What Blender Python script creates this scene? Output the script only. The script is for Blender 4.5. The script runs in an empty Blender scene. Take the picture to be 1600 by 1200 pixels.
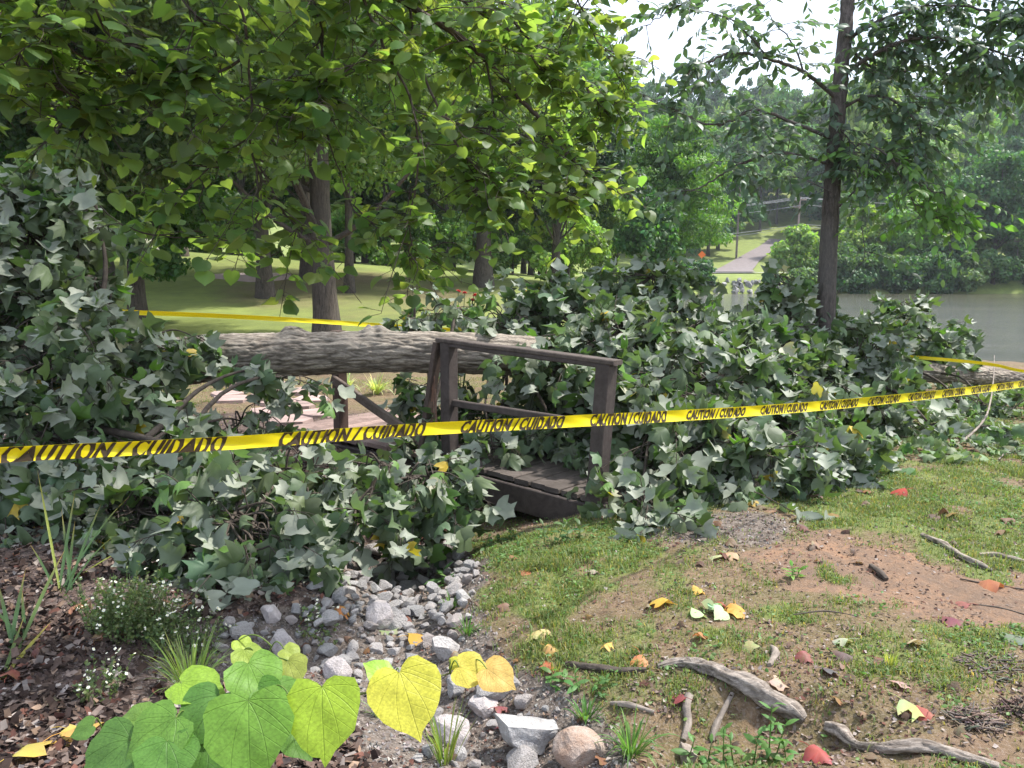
import bpy, math, random
import numpy as np
from mathutils import Vector, Matrix
random.seed(7)
RNG = np.random.default_rng(11)
sc = bpy.context.scene
COL = sc.collection
# ------------------------------------------------------------------ camera
F = 1256.0
PITCH = math.radians(8.2)
CAMZ = 1.55
cam = bpy.data.cameras.new("camera")
cam.sensor_width = 36; cam.lens = 36 * F / 1600
cam.clip_start = 0.05; cam.clip_end = 3000
camo = bpy.data.objects.new("camera", cam); COL.objects.link(camo)
camo.location = (0, 0, CAMZ); camo.rotation_euler = (math.pi/2 - PITCH, 0, 0)
sc.camera = camo
# ------------------------------------------------------------------ sky, sun, exposure
SUN_EL, SUN_AZ = math.radians(57), math.radians(72)      # azimuth from +Y towards +X
w = bpy.data.worlds.new("World"); sc.world = w; w.use_nodes = True
nt = w.node_tree; nt.nodes.clear()
wo = nt.nodes.new('ShaderNodeOutputWorld'); bg = nt.nodes.new('ShaderNodeBackground')
sky = nt.nodes.new('ShaderNodeTexSky'); sky.sky_type = 'NISHITA'; sky.sun_disc = False
sky.sun_elevation = SUN_EL; sky.sun_rotation = SUN_AZ; sky.air_density = 1.4; sky.dust_density = 3
tc = nt.nodes.new('ShaderNodeTexCoord'); nz = nt.nodes.new('ShaderNodeTexNoise')
mp = nt.nodes.new('ShaderNodeMapping'); mp.inputs['Scale'].default_value = (1, 1, 2.6)
nz.inputs['Scale'].default_value = 2.2; nz.inputs['Detail'].default_value = 5; nz.inputs['Roughness'].default_value = .55
rp = nt.nodes.new('ShaderNodeMapRange'); rp.inputs[1].default_value = .36; rp.inputs[2].default_value = .60
rp.inputs[3].default_value = .1; rp.inputs[4].default_value = 1.0
mx = nt.nodes.new('ShaderNodeMix'); mx.data_type = 'RGBA'
mx.inputs[7].default_value = (6.9, 7.7, 9.4, 1)
L = nt.links.new
L(tc.outputs['Generated'], mp.inputs[0]); L(mp.outputs[0], nz.inputs['Vector']); L(nz.outputs[0], rp.inputs[0])
L(rp.outputs[0], mx.inputs[0]); L(sky.outputs[0], mx.inputs[6]); L(mx.outputs[2], bg.inputs[0])
bg.inputs[1].default_value = 0.135; L(bg.outputs[0], wo.inputs[0])
sun = bpy.data.lights.new("sun", 'SUN'); sun.energy = 4.6; sun.angle = math.radians(2.0); sun.color = (1, .965, .91)
suno = bpy.data.objects.new("sun", sun); COL.objects.link(suno)
sd = Vector((math.sin(SUN_AZ)*math.cos(SUN_EL), math.cos(SUN_AZ)*math.cos(SUN_EL), math.sin(SUN_EL)))
suno.rotation_euler = sd.to_track_quat('Z', 'Y').to_euler(); suno.location = (0, 0, 60)
sc.view_settings.view_transform = 'Standard'; sc.view_settings.look = 'None'
sc.view_settings.exposure = 0.9; sc.view_settings.gamma = 1
sc.render.engine = 'CYCLES'
cy = sc.cycles
cy.max_bounces = 7; cy.diffuse_bounces = 3; cy.glossy_bounces = 2; cy.transmission_bounces = 4; cy.volume_bounces = 0
cy.transparent_max_bounces = 4; cy.use_denoising = True; cy.caustics_reflective = False; cy.caustics_refractive = False
cy.sample_clamp_indirect = 4
# ------------------------------------------------------------------ helpers
def cam_pt(px, py, d):
    """world point at camera depth d seen at pixel (px,py) of the 1600x1200 photograph"""
    u = (px-800)/F; v = -(py-600)/F
    return np.array([u*d, d*(math.cos(PITCH) + v*math.sin(PITCH)), CAMZ + d*(-math.sin(PITCH) + v*math.cos(PITCH))])
def on_y(px, py, Y):
    u = (px-800)/F; v = -(py-600)/F
    d = Y/(math.cos(PITCH) + v*math.sin(PITCH))
    return cam_pt(px, py, d)
def flat_hit(px, py, z=0.0):
    v = -(py-600)/F
    d = (z-CAMZ)/(-math.sin(PITCH) + v*math.cos(PITCH))
    return cam_pt(px, py, d)
_H = RNG.random(1 << 16)
def _h(i, j, k): return _H[((i*73856093) ^ (j*19349663) ^ (k*83492791)) & 0xFFFF]
def vnoise(p):
    p = np.asarray(p, float); i = np.floor(p).astype(np.int64); f = p - i; f = f*f*(3-2*f)
    x, y, z = i[..., 0], i[..., 1], i[..., 2]; fx, fy, fz = f[..., 0], f[..., 1], f[..., 2]
    def lerp(a, b, t): return a + (b-a)*t
    return lerp(lerp(lerp(_h(x, y, z), _h(x+1, y, z), fx), lerp(_h(x, y+1, z), _h(x+1, y+1, z), fx), fy),
                lerp(lerp(_h(x, y, z+1), _h(x+1, y, z+1), fx), lerp(_h(x, y+1, z+1), _h(x+1, y+1, z+1), fx), fy), fz)
def fbm(p, o=4, g=.5):
    p = np.asarray(p, float); a = 1; s = 0; t = 0
    for k in range(o):
        s = s + a*vnoise(p*(2**k) + 17.3*k); t += a; a *= g
    return s/t
def n2(x, y, s=1., o=4, seed=0):
    x, y = np.broadcast_arrays(np.asarray(x, float), np.asarray(y, float))
    return fbm(np.stack([x*s, y*s, np.full_like(x, seed*7.7)], -1), o)
def sstep(a, b, x):
    t = np.clip((np.asarray(x, float)-a)/(b-a), 0, 1); return t*t*(3-2*t)
def norm(v): return v/np.maximum(np.linalg.norm(v, axis=-1, keepdims=True), 1e-9)
def seg_dist(x, y, pts):
    x = np.asarray(x, float); y = np.asarray(y, float); best = np.full(np.broadcast(x, y).shape, 1e9)
    for a, b in zip(pts[:-1], pts[1:]):
        ax, ay = a[:2]; dx, dy = b[0]-ax, b[1]-ay
        t = np.clip(((x-ax)*dx + (y-ay)*dy)/(dx*dx+dy*dy+1e-9), 0, 1)
        best = np.minimum(best, np.hypot(x-ax-t*dx, y-ay-t*dy))
    return best
# ------------------------------------------------------------------ mesh building
class MB:
    def __init__(s): s.v = []; s.f = {3: [], 4: []}; s.n = 0; s.c = []; s.m = {3: [], 4: []}; s.extra = []
    def add(s, v, f, col=None, mi=0):
        v = np.asarray(v, float).reshape(-1, 3); f = np.asarray(f, np.int64)
        s.v.append(v); s.f[f.shape[1]].append(f + s.n); s.m[f.shape[1]].append(np.full(len(f), mi))
        if col is None: col = np.ones((len(v), 3))*.5
        col = np.asarray(col, float)
        if col.ndim == 1: col = np.tile(col, (len(v), 1))
        s.c.append(col); s.n += len(v)
    def poly(s, v, faces, col=None, mi=0):
        base = s.n
        v = np.asarray(v, float).reshape(-1, 3); s.v.append(v); s.n += len(v)
        if col is None: col = np.ones(3)*.5
        s.c.append(np.tile(np.asarray(col, float), (len(v), 1)) if np.ndim(col) == 1 else col)
        for f in faces: s.extra.append((np.array(f)+base, mi))
    def box(s, lo, hi, M=None, col=None, mi=0):
        x0, y0, z0 = lo; x1, y1, z1 = hi
        v = np.array([[x0,y0,z0],[x1,y0,z0],[x1,y1,z0],[x0,y1,z0],[x0,y0,z1],[x1,y0,z1],[x1,y1,z1],[x0,y1,z1]])
        if M is not None:
            M = np.array(M); v = v @ M[:3, :3].T + M[:3, 3]
        s.add(v, [[0,3,2,1],[4,5,6,7],[0,1,5,4],[1,2,6,5],[2,3,7,6],[3,0,4,7]], col, mi)
    def tube(s, pts, rad, sides=6, col=None, cap=True, disp=None, mi=0):
        P = np.asarray(pts, float); n = len(P); R = np.broadcast_to(np.asarray(rad, float), (n,))
        T = norm(np.gradient(P, axis=0))
        ref = np.array([0, 0, 1.]) if abs(T[:, 2]).mean() < .8 else np.array([0, 1., 0])
        A = norm(np.cross(T, ref)); B = np.cross(T, A)
        th = np.linspace(0, 2*np.pi, sides, endpoint=False)
        rr = R[:, None]*np.ones((1, sides))
        if disp is not None: rr = disp(P, th, rr)
        V = P[:, None] + rr[..., None]*(np.cos(th)[None, :, None]*A[:, None] + np.sin(th)[None, :, None]*B[:, None])
        i, j = np.meshgrid(np.arange(n-1), np.arange(sides), indexing='ij'); j2 = (j+1) % sides
        q = np.stack([i*sides+j, i*sides+j2, (i+1)*sides+j2, (i+1)*sides+j], -1).reshape(-1, 4)
        c = None if col is None else np.asarray(col)
        s.add(V.reshape(-1, 3), q, c, mi)
        if cap:
            for e, sg in ((0, 1), (n-1, -1)):
                ring = V[e]; ce = ring.mean(0); vv = np.vstack([ring, ce])
                k = np.arange(sides); k2 = (k+1) % sides
                f = np.stack([k, np.full(sides, sides), k2] if sg > 0 else [k2, np.full(sides, sides), k], -1)
                s.add(vv, f, c if (c is None or c.ndim == 1) else c[:sides+1], mi)
    def build(s, name, mats, parent=None, smooth=True):
        me = bpy.data.meshes.new(name)
        V = np.vstack(s.v); C = np.vstack(s.c)
        me.vertices.add(len(V)); me.vertices.foreach_set('co', V.ravel())
        loops = []; starts = []; tot = []; mi = []; p = 0
        for k in (3, 4):
            if s.f[k]:
                a = np.vstack(s.f[k]); loops.append(a.ravel())
                starts.append(p + np.arange(len(a))*k); tot.append(np.full(len(a), k)); p += a.size
                mi.append(np.concatenate(s.m[k]))
        for f, m_ in s.extra:
            loops.append(f); starts.append(np.array([p])); tot.append(np.array([len(f)])); p += len(f); mi.append(np.array([m_]))
        loops = np.concatenate(loops); starts = np.concatenate(starts); tot = np.concatenate(tot); mi = np.concatenate(mi)
        me.loops.add(len(loops)); me.loops.foreach_set('vertex_index', loops.astype(np.int32))
        me.polygons.add(len(starts)); me.polygons.foreach_set('loop_start', starts.astype(np.int32))
        me.polygons.foreach_set('loop_total', tot.astype(np.int32))
        me.polygons.foreach_set('material_index', mi.astype(np.int32))
        me.polygons.foreach_set('use_smooth', np.full(len(starts), smooth))
        me.update(calc_edges=True)
        at = me.attributes.new('col', 'FLOAT_COLOR', 'POINT')
        at.data.foreach_set('color', np.hstack([C[:, :3], C[:, 3:4] if C.shape[1] > 3 else np.ones((len(C), 1))]).ravel())
        for m_ in (mats if isinstance(mats, (list, tuple)) else [mats]): me.materials.append(m_)
        o = bpy.data.objects.new(name, me); COL.objects.link(o)
        if parent is not None: o.parent = parent
        return o
def tag(o, label=None, cat=None, group=None, kind=None):
    if label: o['label'] = label
    if cat: o['category'] = cat
    if group: o['group'] = group
    if kind: o['kind'] = kind
    return o
def empty(name, loc=(0, 0, 0), rz=0, label=None, cat=None, group=None):
    o = bpy.data.objects.new(name, None); COL.objects.link(o); o.empty_display_size = .2
    o.location = [float(c) for c in loc]; o.rotation_euler = (0, 0, rz); return tag(o, label, cat, group)
def copy_tree(o, loc, rz=0, s=1, label=None):
    r = o.copy(); COL.objects.link(r); r.location = [float(c) for c in loc]; r.rotation_euler = (0, 0, rz)
    r.scale = (s, s, s) if np.ndim(s) == 0 else s
    if label: r['label'] = label
    for ch in list(o.children):
        c = ch.copy(); COL.objects.link(c); c.parent = r
    return r
def rel(root, arr):  # world coordinates -> root-local (root unrotated)
    return np.asarray(arr) - np.array(root.location)
# leaves -----------------------------------------------------------
def leaf_tpl(half, ctr=.35, cup=.25, bend=.3, tw=0.0):
    """half outline (x,y) from base to tip; returns verts, tris; y = along, z = normal"""
    h = list(half); out = h + [(-x, y) for x, y in reversed(h) if x > 1e-6]
    v = [(0, ctr)] + out
    v = np.array([(x, y, -cup*abs(x)**1.5*2 - bend*max(y-.2, 0)**2 + tw*x*y) for x, y in v])
    v[0, 2] += .03
    n = len(out); f = [(0, 1+i, 1+(i+1) % n) for i in range(n)]
    return v, np.array(f)
TULIP = [[(0,0),(.26,-.05),(.50,.05),(.60,.24),(.40,.40),(.42,.56),(.50,.78),(.26,.84),(0,.78)],
         [(0,0),(.22,-.06),(.48,.02),(.62,.20),(.36,.34),(.38,.50),(.58,.66),(.30,.72),(.16,.82),(0,1.0)]]
LT = [leaf_tpl(TULIP[0], .4, .25, .45), leaf_tpl(TULIP[1], .4, .4, .3, .15), leaf_tpl(TULIP[0], .4, .1, .7, -.2), leaf_tpl(TULIP[1], .4, .7, .5), leaf_tpl(TULIP[0], .4, .95, .9, .1), leaf_tpl(TULIP[1], .4, -.35, .9, .35), leaf_tpl([(x*.8, y) for x, y in TULIP[1]], .4, .5, 1.1, -.3)]
HEART = [(0,.04),(.16,-.09),(.36,-.08),(.50,.08),(.53,.28),(.44,.52),(.26,.74),(.10,.88),(0,1.0)]
LH = [leaf_tpl(HEART, .35, .2, .25), leaf_tpl(HEART, .35, .45, .15, .1), leaf_tpl(HEART, .35, .05, .5, -.15)]
ELL = [(0,0),(.13,.18),(.20,.45),(.15,.72),(0,1.0)]
LE = [leaf_tpl(ELL, .45, .5, .35), leaf_tpl(ELL, .45, .2, .7, .2)]
SMALL = [leaf_tpl([(0,0),(.3,.3),(.28,.65),(0,1)], .4, .4, .3)]
def frames(dirs, nrm):
    """dirs (N,3) leaf axis, nrm approx normals -> (N,3,3) columns side, along, normal"""
    a = norm(dirs); s = norm(np.cross(a, nrm)); n = np.cross(s, a)
    return np.stack([s, a, n], -1)
def put_leaves(mb, tpls, pos, Fm, size, col, rng=RNG, mi=0):
    pos = np.asarray(pos, float); N = len(pos)
    if N == 0: return
    pick = rng.integers(0, len(tpls), N); size = np.broadcast_to(size, (N,)); col = np.broadcast_to(col, (N, 3))
    for k, (tv, tf) in enumerate(tpls):
        m = pick == k; n = int(m.sum())
        if not n: continue
        V = np.einsum('nij,kj->nki', Fm[m], tv)*size[m][:, None, None] + pos[m][:, None]
        Fc = tf[None] + (np.arange(n)*len(tv))[:, None, None]
        mb.add(V.reshape(-1, 3), Fc.reshape(-1, 3), np.repeat(col[m], len(tv), 0), mi)
def rnd_dirs(n, rng=RNG): return norm(rng.normal(size=(n, 3)))
def vary(base, n, amt=.25, rng=RNG, hue=.12):
    b = np.array(base, float)[None]*(1 + amt*rng.normal(size=(n, 1)).clip(-2, 2)*.6)
    b = b*(1 + hue*rng.normal(size=(n, 3))*np.array([1, .3, .6])); return b.clip(.005, .9)
# ------------------------------------------------------------------ materials
def new_mat(name):
    m = bpy.data.materials.new(name); m.use_nodes = True; t = m.node_tree; t.nodes.clear()
    o = t.nodes.new('ShaderNodeOutputMaterial'); return m, t, o
def N(t, ty, **kw):
    n = t.nodes.new(ty)
    for k, v in kw.items():
        if k[0] == '_': setattr(n, k[1:], v)
        else: n.inputs[k].default_value = v
    return n
def mixc(t, fac, a, b, blend='MIX'):
    m = t.nodes.new('ShaderNodeMix'); m.data_type = 'RGBA'; m.blend_type = blend
    for inp, val in ((m.inputs[0], fac), (m.inputs[6], a), (m.inputs[7], b)):
        if hasattr(val, 'is_linked') or hasattr(val, 'links'): t.links.new(val, inp)
        elif isinstance(val, (int, float)): inp.default_value = val
        else: inp.default_value = tuple(val)+(1,) if len(val) == 3 else val
    return m.outputs[2]
def noise_out(t, scale, detail=4, rough=.55, vec=None, dist=0):
    n = N(t, 'ShaderNodeTexNoise', Scale=scale, Detail=detail, Roughness=rough, Distortion=dist)
    if vec is not None: t.links.new(vec, n.inputs['Vector'])
    return n.outputs[0]
def ramp(t, src, a, b, lo=0., hi=1.):
    r = N(t, 'ShaderNodeMapRange'); t.links.new(src, r.inputs[0])
    for i, v in enumerate((a, b, lo, hi)): r.inputs[i+1].default_value = v
    return r.outputs[0]
def objc(t):
    return N(t, 'ShaderNodeTexCoord').outputs['Object']
def leaf_mat(name, under=(.20,.26,.19), umix=.75, trans=.35, tcol=(2.2, 2.6, .9), rough=.45, spec=.4, vein=0, objvar=0.0):
    m, t, o = new_mat(name); l = t.links.new
    at = N(t, 'ShaderNodeAttribute', _attribute_name='col').outputs['Color']
    if objvar:
        oi = N(t, 'ShaderNodeObjectInfo').outputs['Random']
        v = ramp(t, oi, 0, 1, 1-objvar, 1+objvar); h = N(t, 'ShaderNodeHueSaturation'); l(at, h.inputs['Color']); l(v, h.inputs['Value'])
        hh = ramp(t, oi, 0, 1, .5+.035, .5-.03); l(hh, h.inputs['Hue']); at = h.outputs[0]
    geo = N(t, 'ShaderNodeNewGeometry')
    bf = N(t, 'ShaderNodeMath', _operation='MULTIPLY'); l(geo.outputs['Backfacing'], bf.inputs[0]); bf.inputs[1].default_value = umix
    base = mixc(t, bf.outputs[0], at, under)
    base = mixc(t, .35, base, noise_out(t, 60, 3), 'OVERLAY')
    p = N(t, 'ShaderNodeBsdfPrincipled', Roughness=rough); p.inputs['Specular IOR Level'].default_value = spec
    l(base, p.inputs['Base Color'])
    tr = N(t, 'ShaderNodeBsdfTranslucent'); tcn = mixc(t, 1., at, tcol, 'MULTIPLY'); l(tcn, tr.inputs['Color'])
    s = N(t, 'ShaderNodeMixShader', Fac=trans); l(p.outputs[0], s.inputs[1]); l(tr.outputs[0], s.inputs[2]); l(s.outputs[0], o.inputs[0])
    return m
def bark_mat(name, a, b, c=(.2,.2,.18), scale=(6, 6, 1.2), rough=.9, bump=.6, moss=0, fis=0):
    m, t, o = new_mat(name); l = t.links.new
    mpn = N(t, 'ShaderNodeMapping', Scale=scale); l(objc(t), mpn.inputs[0])
    n1 = noise_out(t, 5, 6, .65, mpn.outputs[0], .6); n2_ = noise_out(t, 1.2, 3, .5, objc(t)); n3 = noise_out(t, 26, 4, .6, mpn.outputs[0])
    at = N(t, 'ShaderNodeAttribute', _attribute_name='col').outputs['Fac']
    base = mixc(t, ramp(t, n1, .35, .62), a, b); base = mixc(t, ramp(t, n2_, .45, .7, 0, .7), base, c)
    base = mixc(t, ramp(t, n3, .3, .7, 0, .5), base, (.02, .017, .014), 'MIX')
    if fis: base = mixc(t, ramp(t, at, .45, .95, 0, .7), base, (.05, .04, .032))
    p = N(t, 'ShaderNodeBsdfPrincipled', Roughness=rough); l(base, p.inputs['Base Color']); p.inputs['Specular IOR Level'].default_value = .2
    bp = N(t, 'ShaderNodeBump', Strength=bump, Distance=.01); l(n1, bp.inputs['Height'])
    bp2 = N(t, 'ShaderNodeBump', Strength=bump*.6, Distance=.004); l(n3, bp2.inputs['Height']); l(bp.outputs[0], bp2.inputs['Normal'])
    l(bp2.outputs[0], p.inputs['Normal']); l(p.outputs[0], o.inputs[0]); return m
def plain(name, col, rough=.7, spec=.3, var=.3, scale=8, bump=.2, attr=False, dist=.01, objrand=0):
    m, t, o = new_mat(name); l = t.links.new
    n1 = noise_out(t, scale, 6, .6, objc(t))
    src = N(t, 'ShaderNodeAttribute', _attribute_name='col').outputs['Color'] if attr else col
    dark = mixc(t, 1., src, (1-var,)*3, 'MULTIPLY') ; base = mixc(t, ramp(t, n1, .35, .65), dark, src)
    if objrand:
        oi = N(t, 'ShaderNodeObjectInfo').outputs['Random']; v = ramp(t, oi, 0, 1, 1-objrand, 1+objrand)
        h = N(t, 'ShaderNodeHueSaturation'); l(base, h.inputs['Color']); l(v, h.inputs['Value']); base = h.outputs[0]
    p = N(t, 'ShaderNodeBsdfPrincipled', Roughness=rough); l(base, p.inputs['Base Color']); p.inputs['Specular IOR Level'].default_value = spec
    if bump:
        bp = N(t, 'ShaderNodeBump', Strength=bump, Distance=dist); l(noise_out(t, scale*4, 5, .65, objc(t)), bp.inputs['Height']); l(bp.outputs[0], p.inputs['Normal'])
    l(p.outputs[0], o.inputs[0]); return m
M = {}
M['tulip'] = leaf_mat('tulip_leaf', under=(.275,.295,.235), umix=.85, trans=.22, tcol=(1.9,2.4,.8), rough=.55, spec=.38)
M['redbud'] = leaf_mat('redbud_leaf', under=(.10,.17,.06), umix=.5, trans=.55, tcol=(3.4,2.95,1.1), rough=.5, spec=.35)
M['tree'] = leaf_mat('tree_leaf', under=(.09,.13,.07), umix=.4, trans=.35, tcol=(2.2,2.4,.8), rough=.5, spec=.35, objvar=.25)
M['hillleaf'] = leaf_mat('hill_leaf', under=(.07,.11,.05), umix=.3, trans=.25, tcol=(1.8,2.1,.8), rough=.6, spec=.2, objvar=.35)
M['compound'] = leaf_mat('compound_leaf', under=(.13,.18,.12), umix=.6, trans=.35, tcol=(1.9,2.4,.9), rough=.45, spec=.5)
M['litter'] = leaf_mat('fallen_leaf_surface', under=(.35,.25,.15), umix=.3, trans=.2, tcol=(1.6,1.4,.9), rough=.6, spec=.3)
M['grass'] = leaf_mat('grass_blade', under=(.12,.2,.05), umix=.3, trans=.35, tcol=(2.0,2.1,.9), rough=.5, spec=.3)
M['bark'] = bark_mat('log_bark', (.24,.195,.155), (.48,.41,.335), (.30,.27,.23), scale=(1.6, 7, 7), bump=.8, fis=1)
M['bark_up'] = bark_mat('standing_bark', (.055,.045,.04), (.17,.14,.125), (.12,.11,.10), scale=(8, 8, 1.2), bump=.8)
M['bark_far'] = bark_mat('far_bark', (.045,.037,.03), (.15,.125,.10), (.10,.09,.075), scale=(7, 7, 1.0), bump=.8)
M['twig'] = plain('twig_bark', (.10,.08,.065), .85, .2, .5, 30, .3)
M['twig_pale'] = plain('pale_stick', (.30,.25,.21), .85, .2, .45, 14, .5)
M['root'] = bark_mat('root_wood', (.19,.15,.12), (.42,.36,.31), (.32,.28,.24), scale=(2, 9, 9), bump=.8, fis=1)
# ------------------------------------------------------------------ terrain
WATER_Z = -0.9
CREEK = [flat_hit(*p)[:2] for p in [(620,790),(650,840),(620,905),(600,960),(640,1020),(720,1075),(775,1120),(800,1200),(830,1290)]]
CREEK2 = [flat_hit(*p)[:2] for p in [(380,985),(470,968),(600,935)]]
CREEK3 = [flat_hit(*p)[:2] for p in [(480,770),(620,790)]] 
SHORE = [(1.5, 24), (4.5, 17.5), (9, 14.0), (16, 11.5), (40, 9)]      # near shore
def shore_near(x): return np.interp(x, [-2, 1.0, 3.0, 5.5, 9, 16, 40, 400], [26, 24, 19, 15.5, 13.6, 11.8, 9, 0])
def lake_left(y): return np.interp(y, [10, 20, 40, 60, 80], [1.0, 3.5, 8.5, 13.5, 17.5])
def creek_d(x, y): return np.minimum(seg_dist(x, y, CREEK), seg_dist(x, y, CREEK2) + .06)
def height(x, y):
    x = np.asarray(x, float); y = np.asarray(y, float); x, y = np.broadcast_arrays(x, y)
    lawnh = np.clip(1.32 - .072*(x+2), .9, 3.2)
    z = sstep(15, 40, y)*lawnh
    z = z - .30*np.exp(-((x+3.5)/3.6)**2 - ((y-15.5)/2.8)**2)
    # creek
    d = creek_d(x, y)
    near = sstep(8.5, 6, y)
    z = z - near*.20*np.exp(-(d/.38)**2)
    z = z + near*.06*(sstep(.3, 1.1, x - (-.1)) - .5)
    z = z - .30*np.exp(-seg_dist(x, y, CREEK3 + [np.array([.3, 6.6]), np.array([1.4, 8.0])])**2/.5)*near
    # near ground unevenness
    z = z + .05*(n2(x, y, .7, 3, 1)-.5)*2 + (.022*(n2(x, y, 4, 3, 2)-.5)*2 + .012*(n2(x, y, 13, 2, 3)-.5)*2)*sstep(14, 9, y)
    # root bank (little scarp below the roots at the right)
    ax, ay = flat_hit(1150, 1095)[:2]
    z = z - .13*sstep(.45, .15, np.hypot((x-ax)/1.2, (y-ay+.17)/.6))
    # lake basin
    inl = sstep(-.5, 1.6, y - shore_near(x))*sstep(-1.2, 1.2, x - lake_left(y))*sstep(83, 76.5, y)
    z = z*(1-inl) + inl*(-1.7)
    # far shore and hill
    far = sstep(76, 88, y); z = z*(1-far) + far*.9
    zz = sstep(122, 265, y)*(29 + 3*np.sin(x*.03+.6) + 9*sstep(40, 140, x) - 8*sstep(-10, -160, x)) + sstep(104, 136, y)*2.7
    return z + zz
def hz(x, y): return float(height(np.array([x]), np.array([y]))[0])
def ground_hit(px, py, lo=1.5, hi=400):
    u = (px-800)/F; v = -(py-600)/F
    ts = np.geomspace(lo, hi, 900)
    P = np.array([0, 0, CAMZ]) + ts[:, None]*np.array([u, math.cos(PITCH)+v*math.sin(PITCH), -math.sin(PITCH)+v*math.cos(PITCH)])
    g = P[:, 2] - height(P[:, 0], P[:, 1]); k = np.argmax(g < 0)
    if not (g < 0).any(): k = len(ts)-1
    a, b = max(k-1, 0), k; t = g[a]/(g[a]-g[b]+1e-9); return P[a] + (P[b]-P[a])*np.clip(t, 0, 1)
G = lambda px, py: ground_hit(px, py)
CLAY = [G(*p)[:2] for p in [(1090,815),(1190,835),(1290,870),(1400,900),(1520,930),(1680,960)]]
GRAV = [G(*p)[:2] for p in [(1060,818),(1160,825)]]
def masks(x, y):
    """grass, stones, clay, mulch"""
    x = np.asarray(x, float); y = np.asarray(y, float); x, y = np.broadcast_arrays(x, y)
    n = n2(x, y, 1.4, 4, 5); nf = n2(x, y, 5, 3, 6); cd = creek_d(x, y)
    near = sstep(9.5, 7.5, y)
    creekx = np.interp(y, [p[1] for p in CREEK[::-1]], [p[0] for p in CREEK[::-1]])
    right = sstep(.18, .48, x - creekx + .15*(nf-.5))
    clay = sstep(.62, .30, seg_dist(x, y, CLAY)*(1.15) + 1.1*(n-.5) + .8*(nf-.5))*sstep(10, 7, y)
    clay2 = sstep(.60, .70, n2(x, y, 2.2, 3, 8))*.45
    gv = sstep(.45, .2, seg_dist(x, y, GRAV) + .3*(nf-.5))
    clay = np.maximum(clay, clay2*near*right)*(1-gv)
    stones = np.maximum(sstep(.50, .34, cd + .16*(nf-.5))*near, gv*.6)
    patch = sstep(.39, .56, n2(x, y, 1.3, 4, 9)*.6 + nf*.4)
    grass_n = right*(1-clay)*(.10+.90*patch)*(1-stones)
    mossy = sstep(3.35, 2.7, y)*right
    grass_n = grass_n*(1-.55*mossy)
    under = sstep(5.4, 6.6, y + .35*x)          # shaded soil under the fallen crowns
    under = np.where(x > 2.2, sstep(7.4, 8.6, y), sstep(5.0, 5.6, y))
    grass_n = grass_n*(1-.75*under)
    mulch = (1-right)*(1-stones)*near
    lawn = sstep(14, 18, y)*(1-.25*sstep(.45, .65, n2(x, y, .16, 3, 12))*sstep(36, 30, y))
    # leaf litter under the standing lawn trees
    for tx, ty, tr in ((-5.2, 27, 5.5), (-9, 33, 6), (-1, 27, 4.0)):
        lawn = lawn*(1-.35*sstep(tr, tr*.5, np.hypot(x-tx, (y-ty)*.6)+2*(n-.5)))
    bank = sstep(70, 74, y)
    lawn = np.maximum(lawn, bank)
    g = grass_n*near + lawn*(1-near) + (1-near)*sstep(16, 12, y)*.35*patch
    return g, stones, clay, np.maximum(mulch, (1-near)*.25*(1-lawn))
xs = np.unique(np.concatenate([-5.2+np.arange(0, 245)*.05, -5.2-np.geomspace(.08, 420, 60), 7+np.geomspace(.08, 420, 60)]))
ys = np.unique(np.concatenate([.8+np.arange(0, 205)*.05, 11+np.geomspace(.08, 70, 80), np.arange(74, 125, 1.5), np.arange(125, 430, 6.), .8-np.geomspace(.2, 60, 14)]))
X, Y = np.meshgrid(xs, ys, indexing='ij'); Z = height(X, Y)
mbg = MB(); nx, ny = X.shape
ii, jj = np.meshgrid(np.arange(nx-1), np.arange(ny-1), indexing='ij')
q = np.stack([ii*ny+jj, (ii+1)*ny+jj, (ii+1)*ny+jj+1, ii*ny+jj+1], -1).reshape(-1, 4)
g_, s_, c_, m_ = masks(X, Y)
mbg.add(np.stack([X, Y, Z], -1).reshape(-1, 3), q, np.stack([g_, s_, c_, m_], -1).reshape(-1, 4))
gm, t, o = new_mat('ground_surface'); l = t.links.new
at = N(t, 'ShaderNodeAttribute', _attribute_name='col'); sep = N(t, 'ShaderNodeSeparateColor'); l(at.outputs['Color'], sep.inputs[0])
oc = objc(t)
nA = noise_out(t, 3, 6, .65, oc); nB = noise_out(t, 22, 6, .7, oc); nC = noise_out(t, 90, 4, .7, oc); nD = noise_out(t, .35, 4, .6, oc)
soil = mixc(t, ramp(t, nB, .35, .65), (.095,.062,.038), (.23,.155,.095)); soil = mixc(t, ramp(t, nA, .4, .6, 0, .45), soil, (.10,.11,.035)); soil = mixc(t, ramp(t, nC, .5, .75), soil, (.27,.22,.18))
mul = mixc(t, ramp(t, nB, .4, .62), (.05,.035,.030), (.17,.12,.10)); mul = mixc(t, ramp(t, nC, .55, .68), mul, (.30,.25,.23))
cl = mixc(t, ramp(t, nA, .35, .65), (.17,.115,.08), (.28,.165,.10)); cl = mixc(t, ramp(t, nB, .40, .62, 0, .85), cl, (.15,.105,.078)); cl = mixc(t, ramp(t, nC, .55, .8, 0, .6), cl, (.38,.31,.25))
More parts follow.
